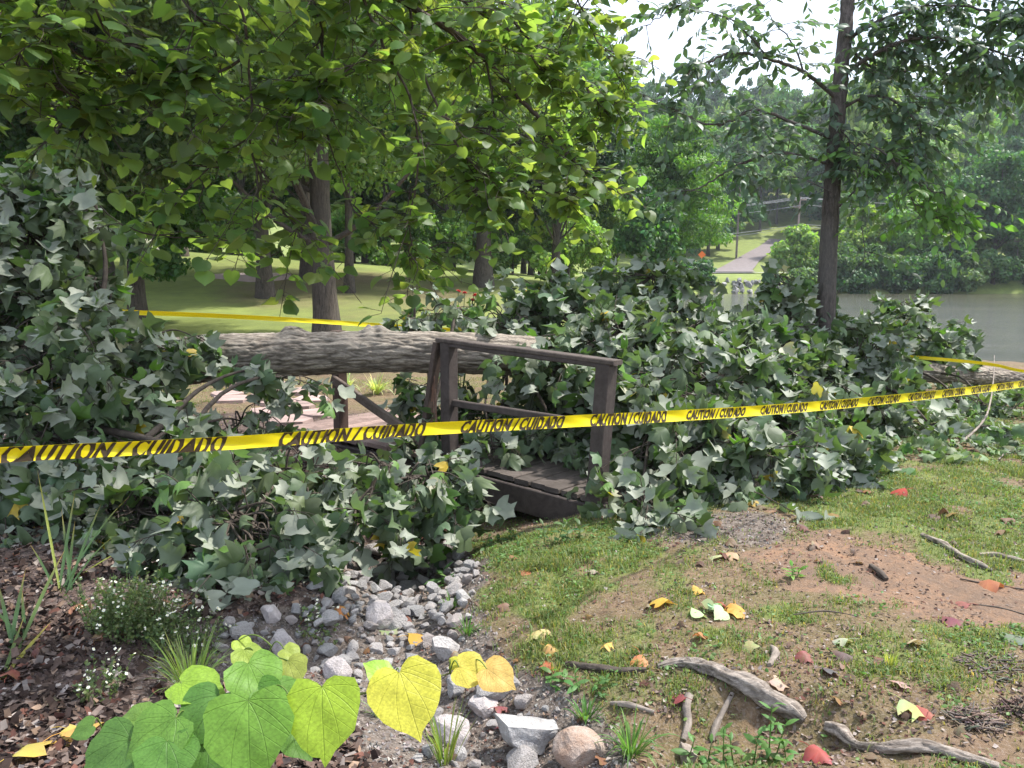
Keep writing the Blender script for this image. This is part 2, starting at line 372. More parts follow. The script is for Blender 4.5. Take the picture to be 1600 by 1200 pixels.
gr = mixc(t, ramp(t, nB, .35, .65), (.095,.115,.038), (.16,.185,.065)); gr = mixc(t, ramp(t, nC, .5, .75), gr, (.20,.23,.085)); gr = mixc(t, ramp(t, nD, .35, .65, 0, .4), gr, (.17,.185,.055)); sy = N(t, 'ShaderNodeSeparateXYZ'); l(oc, sy.inputs[0]); nL = noise_out(t, 1.1, 5, .7, oc); lawnc = mixc(t, ramp(t, nL, .38, .62), (.16,.20,.06), (.22,.27,.07)); lawnc = mixc(t, ramp(t, nC, .45, .7, 0, .6), lawnc, (.12,.11,.055)); gr = mixc(t, ramp(t, sy.outputs[1], 12, 22), gr, lawnc)
st = mixc(t, ramp(t, nB, .4, .62), (.075,.06,.05), (.19,.155,.13)); st = mixc(t, ramp(t, nC, .52, .7), st, (.33,.29,.26))
# edges broken up by noise
def edge(mask, a=.35, b=.6, k=.5):
    ad = N(t, 'ShaderNodeMath', _operation='ADD'); l(mask, ad.inputs[0])
    sb = N(t, 'ShaderNodeMath', _operation='MULTIPLY_ADD'); l(nB, sb.inputs[0]); sb.inputs[1].default_value = k; sb.inputs[2].default_value = -k/2
    l(sb.outputs[0], ad.inputs[1]); return ramp(t, ad.outputs[0], a, b)
base = mixc(t, edge(at.outputs['Alpha']), soil, mul); base = mixc(t, edge(sep.outputs[2]), base, cl)
base = mixc(t, edge(sep.outputs[1]), base, st); base = mixc(t, edge(sep.outputs[0], .3, .7), base, gr)
p = N(t, 'ShaderNodeBsdfPrincipled', Roughness=.95); p.inputs['Specular IOR Level'].default_value = .15; l(base, p.inputs['Base Color'])
bp = N(t, 'ShaderNodeBump', Strength=.7, Distance=.03); l(nB, bp.inputs['Height']); bp2 = N(t, 'ShaderNodeBump', Strength=.7, Distance=.008); l(nC, bp2.inputs['Height']); l(bp.outputs[0], bp2.inputs['Normal'])
l(bp2.outputs[0], p.inputs['Normal']); l(p.outputs[0], o.inputs[0])
tag(mbg.build('ground', gm), kind='structure')
# ------------------------------------------------------------------ lake
wm, t, o = new_mat('lake_water'); l = t.links.new
oc = objc(t); mpn = N(t, 'ShaderNodeMapping', Scale=(1, 2.2, 1)); l(oc, mpn.inputs[0])
nw_a = noise_out(t, 2.6, 5, .75, mpn.outputs[0]); nw_b = noise_out(t, .55, 4, .6, mpn.outputs[0]); nw = mixc(t, .6, nw_a, nw_b); nw2 = noise_out(t, .12, 3, .5, mpn.outputs[0])
p = N(t, 'ShaderNodeBsdfPrincipled', Roughness=.10); l(mixc(t, ramp(t, nw2, .35, .65), (.055,.055,.038), (.09,.085,.058)), p.inputs['Base Color']); p.inputs['IOR'].default_value = 1.33
bp = N(t, 'ShaderNodeBump', Strength=1.0, Distance=.12); l(nw, bp.inputs['Height']); l(bp.outputs[0], p.inputs['Normal']); l(p.outputs[0], o.inputs[0])
mb = MB(); mb.add([[-3, 8, WATER_Z], [260, 8, WATER_Z], [260, 92, WATER_Z], [-3, 92, WATER_Z]], [[0, 1, 2, 3]])
tag(mb.build('lake_water', wm, smooth=False), kind='structure')
# ------------------------------------------------------------------ road and drive beyond the lake
rm = plain('road_asphalt', (.36,.35,.35), .9, .2, .15, 3, .1)
rm2 = plain('drive_gravel', (.22,.19,.185), .95, .1, .2, 2, .2)
def ribbon(name, pts, wid, mat, lift=.05, sub=8):
    P = np.array(pts, float); W = np.array(wid, float); n = (len(P)-1)*sub+1; tt = np.linspace(0, len(P)-1, n)
    P = np.stack([np.interp(tt, range(len(P)), P[:, k]) for k in range(2)], -1); W = np.interp(tt, range(len(W)), W)
    T = norm(np.gradient(P, axis=0)); Nn = np.stack([-T[:, 1], T[:, 0]], -1); k = 5; mb = MB(); V = []
    for a in np.linspace(-.5, .5, k):
        Q = P + Nn*(W*a)[:, None]; V.append(np.column_stack([Q, height(Q[:, 0], Q[:, 1]) + lift]))
    V = np.stack(V, 1).reshape(-1, 3); i, j = np.meshgrid(np.arange(n-1), np.arange(k-1), indexing='ij')
    mb.add(V, np.stack([i*k+j+1, i*k+j, (i+1)*k+j, (i+1)*k+j+1], -1).reshape(-1, 4)); return tag(mb.build(name, mat), kind='structure')
ribbon('road', [(-160, 92), (-60, 96), (0, 98), (30, 99), (60, 100), (110, 101), (200, 102)], [7]*7, rm, .12, 14)
ribbon('drive', [(26.5, 101), (30.5, 111), (35.2, 122), (40.6, 133), (48.5, 149)], [8, 4.6, 3.6, 3.2, 3], rm2, .22, 10)
mbs = MB()
# clay bank by the far road
# ------------------------------------------------------------------ foliage crowns for standing trees
def crown_tree(name, seed, H, R, base, nclump, nleaf, lsz, col, trunk_r, bark, leafmat, tpl=None, shape=1.0, clump=.28, limbs=8, parent_loc=(0, 0, 0), flat=.7, lean=(0, 0), openness=0.0, droop=0):
    """one tree prototype: trunk (with limbs) and crown, at the origin"""
    rng = np.random.default_rng(seed); tpl = tpl or SMALL
    root = empty(name, parent_loc)
    # clump centres in a lumpy ellipsoid
    C = []
    while len(C) < nclump:
        p = rng.normal(size=3); p /= np.linalg.norm(p); p = p*rng.random()**.45
        q = p*np.array([R, R, (H-base)/2])*np.array([1, 1, 1.]); q[2] += (H+base)/2
        k = (q[2]-base)/(H-base)
        q[:2] *= (1.0 - .45*k**2*shape)*(1 + .25*math.sin(3*math.atan2(p[1], p[0])+seed))
        C.append(q)
    C = np.array(C); mb = MB(); n = nleaf//nclump
    for c in C:
        cr = clump*R*(.6+.8*rng.random()); d = rnd_dirs(n, rng)*(rng.random((n, 1))**.35)
        d[:, 2] *= flat; P = c + d*cr; P[:, 2] -= droop*np.hypot(d[:, 0], d[:, 1])*cr
        out = norm(d + np.array([0, 0, .5]) + .7*rng.normal(size=(n, 3)))
        ax = norm(np.cross(out, rnd_dirs(n, rng)) + np.array([0, 0, -.3]))
        cc = vary(col, n, .3, rng)*(.72+.56*rng.random())
        put_leaves(mb, tpl, P, frames(ax, out), lsz*(.7+.6*rng.random(n)), cc.clip(.003, .8), rng)
    tb = MB(); top = np.array([lean[0]*H, lean[1]*H, H*.86]); k = 12; s = np.linspace(0, 1, k)
    P = np.outer(s, top) + np.column_stack([.12*np.sin(s*5+seed), .12*np.cos(s*4+seed), 0*s])*s[:, None]*H*.12
    P[0, 2] -= .3
    rad = trunk_r*(1 - .85*s) + trunk_r*.55*np.exp(-s*H/.45)
    def disp(P_, th, rr):
        q = np.stack(np.broadcast_arrays(np.cos(th)[None]*3*trunk_r*4, np.sin(th)[None]*3*trunk_r*4, P_[:, 2:3]*.7), -1)
        return rr*(1 + .16*(fbm(q*2.2, 3)-.5)*2)
    k2 = 36; s2 = np.linspace(0, 1, k2)**1.5; P2 = np.stack([np.interp(s2, s, P[:, a]) for a in range(3)], -1)
    tb.tube(P2, np.interp(s2, s, rad), 16, disp=disp)
    idx = rng.choice(len(C), min(limbs, len(C)), replace=False)
    for c in C[idx]:
        a = np.clip((c[2]-R*.7)/top[2], .22, .9); st_ = np.array([np.interp(a, s, P[:, j]) for j in range(3)])
        u = np.linspace(0, 1, 6)[:, None]; Q = st_*(1-u) + c*u; Q[:, 2] += .12*R*np.sin(u[:, 0]*np.pi)*(1 if rng.random() < .6 else -1)
        tb.tube(Q, np.interp(a, s, rad)*.30*(1-.85*u[:, 0]), 6)
    tb.build('trunk', bark, root); mb.build('crown', leafmat, root)
    return root
# ------------------------------------------------------------------ far side: forested hill
GH = 'trees covering the hill across the lake'
hp = []
hcols = [(.06,.135,.035), (.085,.17,.035), (.04,.10,.035), (.06,.12,.045), (.11,.19,.04)]
for k in range(5):
    hp.append(crown_tree('hill_tree', 100+k, 13+1.5*k, 5.2+.4*(k % 3), 1.5, 30, 4200, .72, hcols[k], .22, M['bark_far'], M['hillleaf'], clump=.25, limbs=5, flat=.6))
HL = ['round broadleaf tree in the forest on the hill across the lake', 'tall dark tree in the forest on the hill across the lake']
used = set(); cand = []
rng = np.random.default_rng(5)
for yy in np.arange(120, 272, 9.5):
    for xx in np.arange(-60, 205, 9.0):
        x = xx + rng.uniform(-3.5, 3.5) + (4.5 if int(yy) % 2 else 0); y = yy + rng.uniform(-4, 4)
        u = x/y*F + 800
        if u < 560 or u > 1760: continue
        if u < 900 and rng.random() < .55: continue
        if y < 156 and abs(x - np.interp(y, [101, 118, 132, 150], [26.5, 33.5, 40, 49])) < 7.5: continue
        cand.append((x, y))
rng.shuffle(cand); cand = cand[:285]
for i, (x, y) in enumerate(sorted(cand, key=lambda c: c[1])):
    k = int(rng.integers(0, 5)); s = rng.uniform(.85, 1.35); tall = rng.random() < .2
    if k not in used: o = hp[k]; used.add(k); o.location = (x, y, hz(x, y)-.2); o.scale = (s, s, s)
    else: o = copy_tree(hp[k], (x, y, hz(x, y)-.2), rng.uniform(0, 6.28), s)
    if tall: o.scale = (s*.85, s*.85, s*1.35)
    hc = ['mid-green', 'fresh green', 'dark green', 'bluish green', 'yellow-green'][k]; zone = 'at the foot of the wooded hill' if y < 150 else ('halfway up the wooded hill' if y < 215 else 'near the ridge of the wooded hill')
    tag(o, ('tall ' if tall else 'round ') + hc + ' tree ' + zone + ' across the lake', 'tree', ('tall ' if tall else 'round ') + hc + ' trees ' + zone)
# ------------------------------------------------------------------ far bank trees
def place_px(o, px, py_base, Y, rz=0):
    p = on_y(px, py_base, Y); o.location = (p[0], p[1], hz(p[0], p[1])-.1); return o
def bank_tree(name, px, Y, H, R, seed, col, label, base=.6, nclump=46, nleaf=9000, lsz=.42, group=None, **kw):
    x = (px-800)/F*Y
    r = crown_tree(name, seed, H, R, base, nclump, nleaf, lsz, col, .2, M['bark_far'], M['tree'], **kw)
    r.location = (x, Y, hz(x, Y)-.15); tag(r, label, 'tree', group); return r
bank_tree('bank_tree', 1545, 84, 13.5, 5.6, 11, (.09,.16,.05), 'tall broad tree at the water edge at the right end of the far bank')
bank_tree('bank_tree', 1640, 86, 14.5, 5.2, 12, (.06,.11,.03), 'bright green tree cut by the right edge of the view on the far bank')
bank_tree('bank_tree', 1500, 86, 9.5, 3.8, 13, (.07,.125,.04), 'medium leafy tree just left of the tall broad tree on the far bank')
bank_tree('bank_shrub', 1405, 85, 8.3, 3.9, 14, (.13,.22,.04), 'light yellow-green bushy tree behind the trunk on the far bank', base=.2)
bank_tree('bank_shrub', 1345, 86, 7.4, 2.8, 15, (.12,.2,.04), 'smaller yellow-green bushy tree beside the light bushy one on the far bank', base=.2)
bank_tree('bank_shrub', 1240, 88, 5.6, 2.6, 16, (.12,.22,.05), 'round bright green bush by the driveway left of the standing trunk', base=.1, nleaf=6000)
for i, (px, H, R) in enumerate([(1455, 4.2, 2.8), (1370, 3, 2.5), (1290, 3.2, 2.2), (1330, 2.6, 2.4), (1420, 2.8, 2.6), (1580, 4, 3.2), (1255, 2.2, 2.0), (1310, 4.0, 2.6), (1350, 3.6, 2.4), (1395, 3.2, 2.4), (1440, 3.4, 2.4), (1475, 4.6, 2.8), (1505, 3.6, 2.4), (1545, 3.4, 2.6), (1610, 3.8, 2.6), (1650, 4.2, 2.8), (1085, 2.6, 2.2), (1690, 4, 3)]):
    bank_tree('waterside_shrub', px, 79.3+.8*(i % 3), H, R, 20+i, (.07,.13,.04), 'low dark green shrub hanging over the far water edge ' + ('left of' if px < 1280 else ('just right of' if px < 1400 else 'well right of')) + ' the standing trunk', base=-.4, nclump=26, nleaf=3600, lsz=.36, group='far water edge shrubs ' + ('left' if px < 1280 else ('middle' if px < 1400 else 'right')))
# riprap stones at the far water edge
stone_m = plain('stone_far', (.30,.29,.28), .9, .2, .3, 2, .3, objrand=.3)
def rock_mesh(seed, nsub=2, rough=.12, cuts=10, sq=(1, .8, .6), name='rock', dlo=.45, dhi=.78):
    rng = np.random.default_rng(seed)
    import bmesh
    bm = bmesh.new(); bmesh.ops.create_icosphere(bm, subdivisions=nsub+1, radius=1)
    V = np.array([v.co[:] for v in bm.verts])
    for _ in range(cuts):
        n = norm(rng.normal(size=3)); d = rng.uniform(dlo, dhi); k = V @ n; m = k > d; V[m] -= np.outer(k[m]-d, n)
    V = V*(1 + rough*(fbm(V*2.2+seed, 4)-.5)[:, None]*2) ; V *= np.array(sq)
    for v, c in zip(bm.verts, V): v.co = c
    me = bpy.data.meshes.new(name); bm.to_mesh(me); bm.free()
    for p_ in me.polygons: p_.use_smooth = False
    return me
rr_m = [rock_mesh(300+k, 1, .1, 8, (1, .8, .6)) for k in range(3)]
for m_ in rr_m: m_.materials.append(stone_m)
rng = np.random.default_rng(8)
for i in range(46):
    px = rng.uniform(1095, 1215); Yy = rng.uniform(78.2, 80.4); x = (px-800)/F*Yy
    o = bpy.data.objects.new('bank_stone', rr_m[i % 3]); COL.objects.link(o); s = rng.uniform(.25, .55)
    o.location = (x, Yy, max(hz(x, Yy), WATER_Z)+.1); o.scale = (s, s, s*.8); o.rotation_euler = tuple(rng.uniform(0, 6, 3))
    tag(o, 'grey riprap stone at the far water edge below the road', 'stone', 'riprap stones on the far bank')
# ------------------------------------------------------------------ trees along the left side of the lake and round the lawn
fe = crown_tree('feathery_tree', 31, 10.6, 4.6, 1.2, 90, 26000, .26, (.10,.19,.04), .16, M['bark_far'], M['tree'], clump=.22, flat=.4, limbs=14, shape=1.25, tpl=LE)
p = on_y(1050, 432, 52); fe.location = (p[0], 52, hz(p[0], 52)-.1)
tag(fe, 'light green feathery tree on the lake shore left of the driveway', 'tree')
dk = crown_tree('shore_tree', 32, 8.5, 3.6, 1.4, 60, 16000, .24, (.035,.065,.028), .22, M['bark_far'], M['tree'], clump=.26, limbs=8)
p = on_y(868, 440, 34); dk.location = (p[0], 34, hz(p[0], 34)-.1); tag(dk, 'dark round tree behind the fallen crown, left of the light feathery tree', 'tree')
for px, Yy, H, R, s, lab in [(960, 60, 7, 3.2, 33, 'bright green roadside shrub behind the fallen crown'), (1010, 47, 5, 2.2, 38, 'small green shrub at the foot of the feathery tree')]:
    b = crown_tree('shore_shrub', s, H, R, .2, 40, 9000, .28, (.10,.18,.045), .12, M['bark_far'], M['tree']); x = (px-800)/F*Yy; b.location = (x, Yy, hz(x, Yy)-.1); tag(b, lab, 'shrub')
# lawn trees: (trunk px, base py, trunk r, H, R, crown base, label)
LAWN = [(511, 512, .27, 12, 4.3, 3.4, 41, 'tall grey-barked tree with a thick trunk just behind the log', 60000, .115),
        (415, 465, .25, 11, 4.2, 3.1, 42, 'dark short-trunked tree on the lawn left of the thick trunk', 42000, .13),
        (481, 434, .24, 13, 4.5, 3.4, 43, 'tree with a dark trunk farther up the lawn, between two nearer trunks', 30000, .16),
        (546, 457, .16, 10, 3.2, 3.4, 44, 'slim-trunked tree on the lawn just right of the thick trunk', 26000, .14),
        (755, 448, .32, 12, 4.2, 3.0, 45, 'dark ivy-clad trunk standing above the red roses', 42000, .13)]
for px, py, tr, H, R, b0, sd_, lab, nl, ls in LAWN:
    g = G(px, py) if py < 500 else np.array([*on_y(px, 512, 16.5)[:2], 0])
    r = crown_tree('lawn_tree', sd_, H, R, b0, 70, nl, ls, (.08,.145,.042), tr, M['bark_far'], M['tree'], clump=.27, limbs=14, flat=.55)
    r.location = (g[0], g[1], hz(g[0], g[1])-.05); tag(r, lab, 'tree'); 
# left understorey: low dark trees framing the lawn
for px, Yy, H, R, b0, sd_, tr, lab, nl in [(215, 19, 8.5, 2.9, .7, 51, .2, 'dense dark tree sweeping low at the left edge of the lawn', 46000),
        (110, 15, 10, 2.8, 2.4, 52, .2, 'dark-trunked tree behind the leafy heap at the left', 36000),
        (-40, 17, 10, 3.4, 1.5, 53, .2, 'dark tree cut by the left edge of the view', 30000),
        (170, 26, 13, 4.2, 3.5, 54, .28, 'tall tree with a bare dark trunk behind the dense low tree', 30000),
        (290, 36, 14, 5, 5, 55, .25, 'tall background tree at the top of the lawn, left part', 24000),
        (20, 30, 13, 5, 1.5, 56, .25, 'tall background tree at the far left beyond the dark trunks', 26000)]:
    r = crown_tree('woodland_tree', sd_, H, R, b0, 70, nl, .13 if Yy < 22 else .2, (.065,.12,.035), tr, M['bark_far'], M['tree'], clump=.27, limbs=12, flat=.55)
    x = (px-800)/F*Yy; r.location = (x, Yy, hz(x, Yy)-.05); tag(r, lab, 'tree')
# belt of trees beyond the lawn
wood = [crown_tree('wood_tree', 60+k, 15+k, 5.4, [5.0, 4.0, 1.0][k], 60, 15000, .34, [(.08,.145,.04),(.11,.19,.045),(.09,.155,.04)][k], .22, M['bark_far'], M['tree'], clump=.28, limbs=8) for k in range(3)]
rng = np.random.default_rng(9); first = set()
spots = [(x + rng.uniform(-1.5, 1.5), y + rng.uniform(-2, 2)) for y in (47, 56, 66) for x in np.arange(-48, 3, 5.6)]
for i, (x, y) in enumerate(spots):
    if abs(x) > .72*y: continue
    k = int(rng.integers(0, 3)); 
    if y < 52 and k == 2: k = 0
    loc = (x, y, hz(x, y)-.1); s = rng.uniform(.85, 1.15)
    if k not in first: o = wood[k]; first.add(k); o.location = loc
    else: o = copy_tree(wood[k], loc, rng.uniform(0, 6.28), s)
    tag(o, ['high-crowned tree in the wood beyond the lawn', 'lighter green tree in the wood beyond the lawn', 'low-branched tree in the wood beyond the lawn'][k], 'tree', 'trees of the wood beyond the lawn')
shr = crown_tree('roadside_shrub', 70, 3.6, 2.4, -.3, 30, 6000, .24, (.12,.22,.05), .07, M['bark_far'], M['tree']); fs = True
for x in np.arange(-34, 4, 3.7):
    y = 44 + rng.uniform(-1.5, 3); s = rng.uniform(.7, 1.2); loc = (x+rng.uniform(-1, 1), y, hz(x, y)-.1)
    if fs: o = shr; fs = False; o.location = loc
    else: o = copy_tree(shr, loc, rng.uniform(0, 6), s)
    zx = 'behind the left lawn trunks' if x < -18 else ('behind the thick trunk' if x < -7 else 'left of the ivy-clad trunk'); tag(o, 'light green shrub along the top of the lawn ' + zx, 'shrub', 'lawn-top shrubs ' + zx)
# ------------------------------------------------------------------ power poles and lines
pm = plain('pole_wood', (.27,.21,.19), .9, .2, .3, 3, .2)
def pole(px, Yy, H, lab, arms):
    x = (px-800)/F*Yy; r = empty('utility_pole', (x, Yy, hz(x, Yy)), 0, lab, 'utility pole')
    mb = MB(); mb.tube([[0, 0, -.5], [.1, 0, H*.5], [.2, 0, H]], [.17, .14, .11], 10); mb.build('post', pm, r)
    for z, wd in arms:
        mb = MB(); mb.box((-wd/2, -.06, z-.06), (wd/2, .06, z+.06)); a = mb.build('crossarm', pm, r)
        for k in (-.45, 0, .45):
            ib = MB(); ib.tube([[k*wd*2*.5, 0, z+.06], [k*wd*2*.5, 0, z+.2], [k*wd*2*.5, 0, z+.3]], [.05, .07, .03], 8); ib.build('insulator', pm, a)
    return r
p1 = pole(1238, 104, 9.6, 'pale utility pole with crossarms beyond the driveway', [(9.2, 2.0), (8.3, 1.2)])
p2 = pole(1146, 126, 12.6, 'dimmer reddish utility pole at the wood edge left of the driveway', [(8.6, 1.4)])
wmat = plain('wire_metal', (.30,.30,.32), .6, .4, .1, 1, 0)
def wires():
    a = np.array(p1.location); lst = []
    P1 = a + np.array([.2, 0, 0]); 
    left = on_y(840, 372, 96)[0], on_y(840, 372, 96)[1]; right = on_y(1760, 330, 125)
    mb = MB()
    for dz, dx in ((9.5, -.9), (9.5, .9), (9.5, 0), (8.6, .5), (6.2, 0), (5.9, .1)):
        s = P1 + np.array([dx, 0, dz])
        for e in (np.array([left[0], left[1]+dx, hz(*left)+dz-1.6]), np.array([right[0], right[1]+dx, hz(60, 110)+dz+1.5])):
            u = np.linspace(0, 1, 24)[:, None]; Q = s*(1-u)+e*u; Q[:, 2] -= 1.1*4*(u*(1-u))[:, 0]
            mb.tube(Q, .02, 4, cap=False)
    o = mb.build('overhead_wires', wmat); tag(o, 'pale overhead wires strung from the utility pole across the wood edge', 'power lines')
wires()
# small orange road sign
sg = empty('road_sign', (*on_y(1096, 420, 88)[:2], hz(on_y(1096, 420, 88)[0], 88)), 0, 'small orange sign on a thin post beside the far road', 'road sign')
mb = MB(); mb.tube([[0, 0, -.2], [0, 0, 1], [0, 0, 2.3]], .04, 6); mb.build('post', wmat, sg)
mb = MB(); k = .42; mb.poly([(0,-.05,1.75-k*.2),(k,-.05,1.75+k*.8),(0,-.05,1.75+k*1.8),(-k,-.05,1.75+k*.8),(0,-.02,1.75-k*.2),(k,-.02,1.75+k*.8),(0,-.02,1.75+k*1.8),(-k,-.02,1.75+k*.8)], [(0,1,2,3),(7,6,5,4),(0,4,5,1),(1,5,6,2),(2,6,7,3),(3,7,4,0)]); mb.build('panel', plain('orange_sign', (.75,.16,.03), .5, .3, .1, 2, 0), sg, smooth=False)
# concrete slab on the lawn
g = G(385, 434); mb = MB(); mb.box((-1.3, -.9, -.12), (1.3, .9, .12)); sl = mb.build('concrete_slab', plain('slab_concrete', (.42,.33,.30), .9, .2, .2, 3, .3), smooth=False)
sl.location = (g[0], g[1], hz(g[0], g[1])+.02); sl.rotation_euler = (0.04, 0, -.35); tag(sl, 'flat pinkish concrete slab lying on the lawn under the trees', 'slab')
# ------------------------------------------------------------------ haze
hm, t, o = new_mat('haze_air'); v = N(t, 'ShaderNodeVolumePrincipled', Density=.00035, Anisotropy=.2); v.inputs['Color'].default_value = (.86, .93, 1, 1)
t.links.new(v.outputs[0], o.inputs['Volume'])
mb = MB(); mb.box((-460, -70, -3), (460, 440, 112)); tag(mb.build('haze', hm, smooth=False), kind='stuff')
# ------------------------------------------------------------------ footbridge (posts, rails, deck) along the line B -> A -> C
wood_m, t, o = new_mat('weathered_wood'); l = t.links.new
mpn = N(t, 'ShaderNodeMapping', Scale=(1, 1, 1)); l(objc(t), mpn.inputs[0])
wv = noise_out(t, 9, 6, .7, mpn.outputs[0], 1.5); wn = noise_out(t, 50, 4, .7, mpn.outputs[0])
atc = N(t, 'ShaderNodeAttribute', _attribute_name='col').outputs['Color']
b1 = mixc(t, ramp(t, wv, .35, .65), mixc(t, 1., atc, (.6, .58, .56), 'MULTIPLY'), atc); b1 = mixc(t, ramp(t, wn, .5, .75, 0, .5), b1, (.03, .025, .022))
p = N(t, 'ShaderNodeBsdfPrincipled', Roughness=.8); l(b1, p.inputs['Base Color']); p.inputs['Specular IOR Level'].default_value = .25
bp = N(t, 'ShaderNodeBump', Strength=.5, Distance=.004); l(wn, bp.inputs['Height']); l(bp.outputs[0], p.inputs['Normal']); l(p.outputs[0], o.inputs[0])
PB = flat_hit(936, 786, .02); PA = cam_pt(703, 700, 6.3)*np.array([1, 1, 0]); PB = PB*np.array([1, 1, 0])
PB = cam_pt(936, 700, 5.3)*np.array([1, 1, 0])
U = norm(PA-PB); W = np.array([-U[1], U[0], 0])
if W[1] < 0: W = -W
ang = math.atan2(U[1], U[0])
PC = PA + U*np.linalg.norm(PA-PB)*1.0
LEN = np.linalg.norm(PA-PB)
DZ = 0.03
br = empty('footbridge', (PB[0], PB[1], 0), 0, 'small dark wooden footbridge with a broken railing under the fallen log', 'footbridge')
def beam(mb, a, b, w_, h_, col=(.10,.08,.07), up=(0, 0, 1), jig=0):
    a = np.array(a, float); b = np.array(b, float); T = norm(b-a); S = norm(np.cross(T, up)); Z = np.cross(S, T)
    Mx = np.eye(4); Mx[:3, 0] = T; Mx[:3, 1] = S; Mx[:3, 2] = Z; Mx[:3, 3] = a
    L_ = np.linalg.norm(b-a); c = .006
    # chamfered section
    sec = np.array([(-w_/2+c, -h_/2), (w_/2-c, -h_/2), (w_/2, -h_/2+c), (w_/2, h_/2-c), (w_/2-c, h_/2), (-w_/2+c, h_/2), (-w_/2, h_/2-c), (-w_/2, -h_/2+c)])
    n = 8; V = []; xs_ = np.linspace(0, L_, 7)
    for x_ in xs_:
        jy, jz = RNG.normal(0, .0015, 2)+jig
        V.append(np.column_stack([np.full(n, x_), sec[:, 0]+jy, sec[:, 1]+jz]))
    V = np.vstack(V) @ Mx[:3, :3].T + Mx[:3, 3]
    i, j = np.meshgrid(np.arange(6), np.arange(n), indexing='ij'); j2 = (j+1) % n
    base = mb.n
    mb.add(V, np.stack([i*n+j, i*n+j2, (i+1)*n+j2, (i+1)*n+j], -1).reshape(-1, 4), col)
    for e, sgn in ((0, -1), (6, 1)):
        f = np.arange(n)+e*n+base; mb.extra.append((f if sgn > 0 else f[::-1], 0))
def P3(base, s, wdt, z): return np.array(base) + U*s + W*wdt + np.array([0, 0, z])
def part(name, parent, fn, mat=None, lab=None):
    mb = MB(); fn(mb); o_ = mb.build(name, mat or wood_m, parent, smooth=False); o_.location = tuple(-np.array(parent.location)) if parent.parent is None else (0, 0, 0)
    if lab: o_['label'] = lab
    return o_
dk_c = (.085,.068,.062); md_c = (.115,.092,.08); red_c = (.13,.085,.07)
WD = 1.15
part('post', br, lambda mb: beam(mb, P3(PB, .03, 0, -.25), P3(PB, -.05, 0, .93), .105, .105, dk_c, up=W))
part('post', br, lambda mb: beam(mb, P3(PA, 0, 0, -.3), P3(PA, 0.0, 0, .98), .10, .10, dk_c, up=W))
part('post', br, lambda mb: beam(mb, P3(PC, 0, 0, -.3), P3(PC, 0, 0, 1.0), .10, .10, red_c, up=W), lab='sunlit reddish post behind the log with a pale cut top')  # redder, lighter tone than the other posts: sunlight put into the colour
part('top_rail', br, lambda mb: (beam(mb, P3(PB, -.14, -.0, .955), P3(PA, .10, 0, 1.0), .10, .032, md_c), beam(mb, P3(PB, -.10, -.035, .925), P3(PA, 0.0, -.035, .97), .02, .03, dk_c)))
part('middle_rail', br, lambda mb: beam(mb, P3(PB, -.0, .0, .53), P3(PA, 0, .0, .52), .04, .052, dk_c))
part('broken_brace', br, lambda mb: beam(mb, P3(PA, .10, -.02, .98), P3(PA, .20, -.10, .12), .045, .085, (.10,.072,.06), up=W), lab='splintered rail hanging beside the middle post')
part('broken_rail', br, lambda mb: beam(mb, P3(PC, .0, -.075, .575), P3(PA, .33, -.01, .16), .04, .075, (.20,.155,.13)), lab='snapped lower rail slanting down from the reddish post')
part('splinter', br, lambda mb: [beam(mb, P3(PA, .09+.01*k, -.055, .5+.12*k), P3(PA, .06+.02*k, -.075, .22+.1*k), .008, .012, (.26,.15,.11)) for k in range(4)])
# far railing
part('far_post', br, lambda mb: beam(mb, P3(PA, .0, WD, -.25), P3(PA, .05, WD+.02, .50), .10, .10, dk_c, up=W))
part('far_rail', br, lambda mb: beam(mb, P3(PB, .0, WD, .50), P3(PA, .1, WD, .52), .04, .08, (.16,.14,.125)))
# deck boards across the bridge, one part with the boards as its pattern; near part dark, far part paler with the sunlight put into its colour
def deck(mb, s0, s1, z0, z1, col, skip=()):
    n = int((s1-s0)/.145)
    for k in range(n):
        s = s0 + (k+.5)*.145; z = z0+(z1-z0)*(k/n); jt = RNG.normal(0, .006)
        if k in skip: continue
        cc = np.array(col)*(1+.25*RNG.normal()*.6); beam(mb, P3(PB, s+jt, -.06+RNG.normal()*.006, z), P3(PB, s-jt, WD+.06, z+jt*.3), .137, .036, cc.clip(.02, .5))
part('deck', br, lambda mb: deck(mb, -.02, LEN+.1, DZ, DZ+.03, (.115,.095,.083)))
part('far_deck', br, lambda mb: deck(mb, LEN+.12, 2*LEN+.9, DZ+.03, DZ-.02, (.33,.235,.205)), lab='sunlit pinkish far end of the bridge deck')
part('side_board', br, lambda mb: beam(mb, P3(PB, -.03, -.085, -.085), P3(PB, LEN+.05, -.085, -.06), .04, .185, (.07,.056,.05)))
part('side_board', br, lambda mb: beam(mb, P3(PB, LEN+.09, -.085, -.06), P3(PB, 2*LEN+.85, -.085, -.11), .04, .16, (.07,.056,.05)))
part('side_board', br, lambda mb: beam(mb, P3(PB, 0, WD+.085, -.085), P3(PB, 2*LEN+.8, WD+.085, -.085), .04, .18, (.07,.056,.05)))
part('end_board', br, lambda mb: beam(mb, P3(PB, -.05, -.05, -.08), P3(PB, -.05, WD+.05, -.08), .04, .17, (.07,.056,.05)))
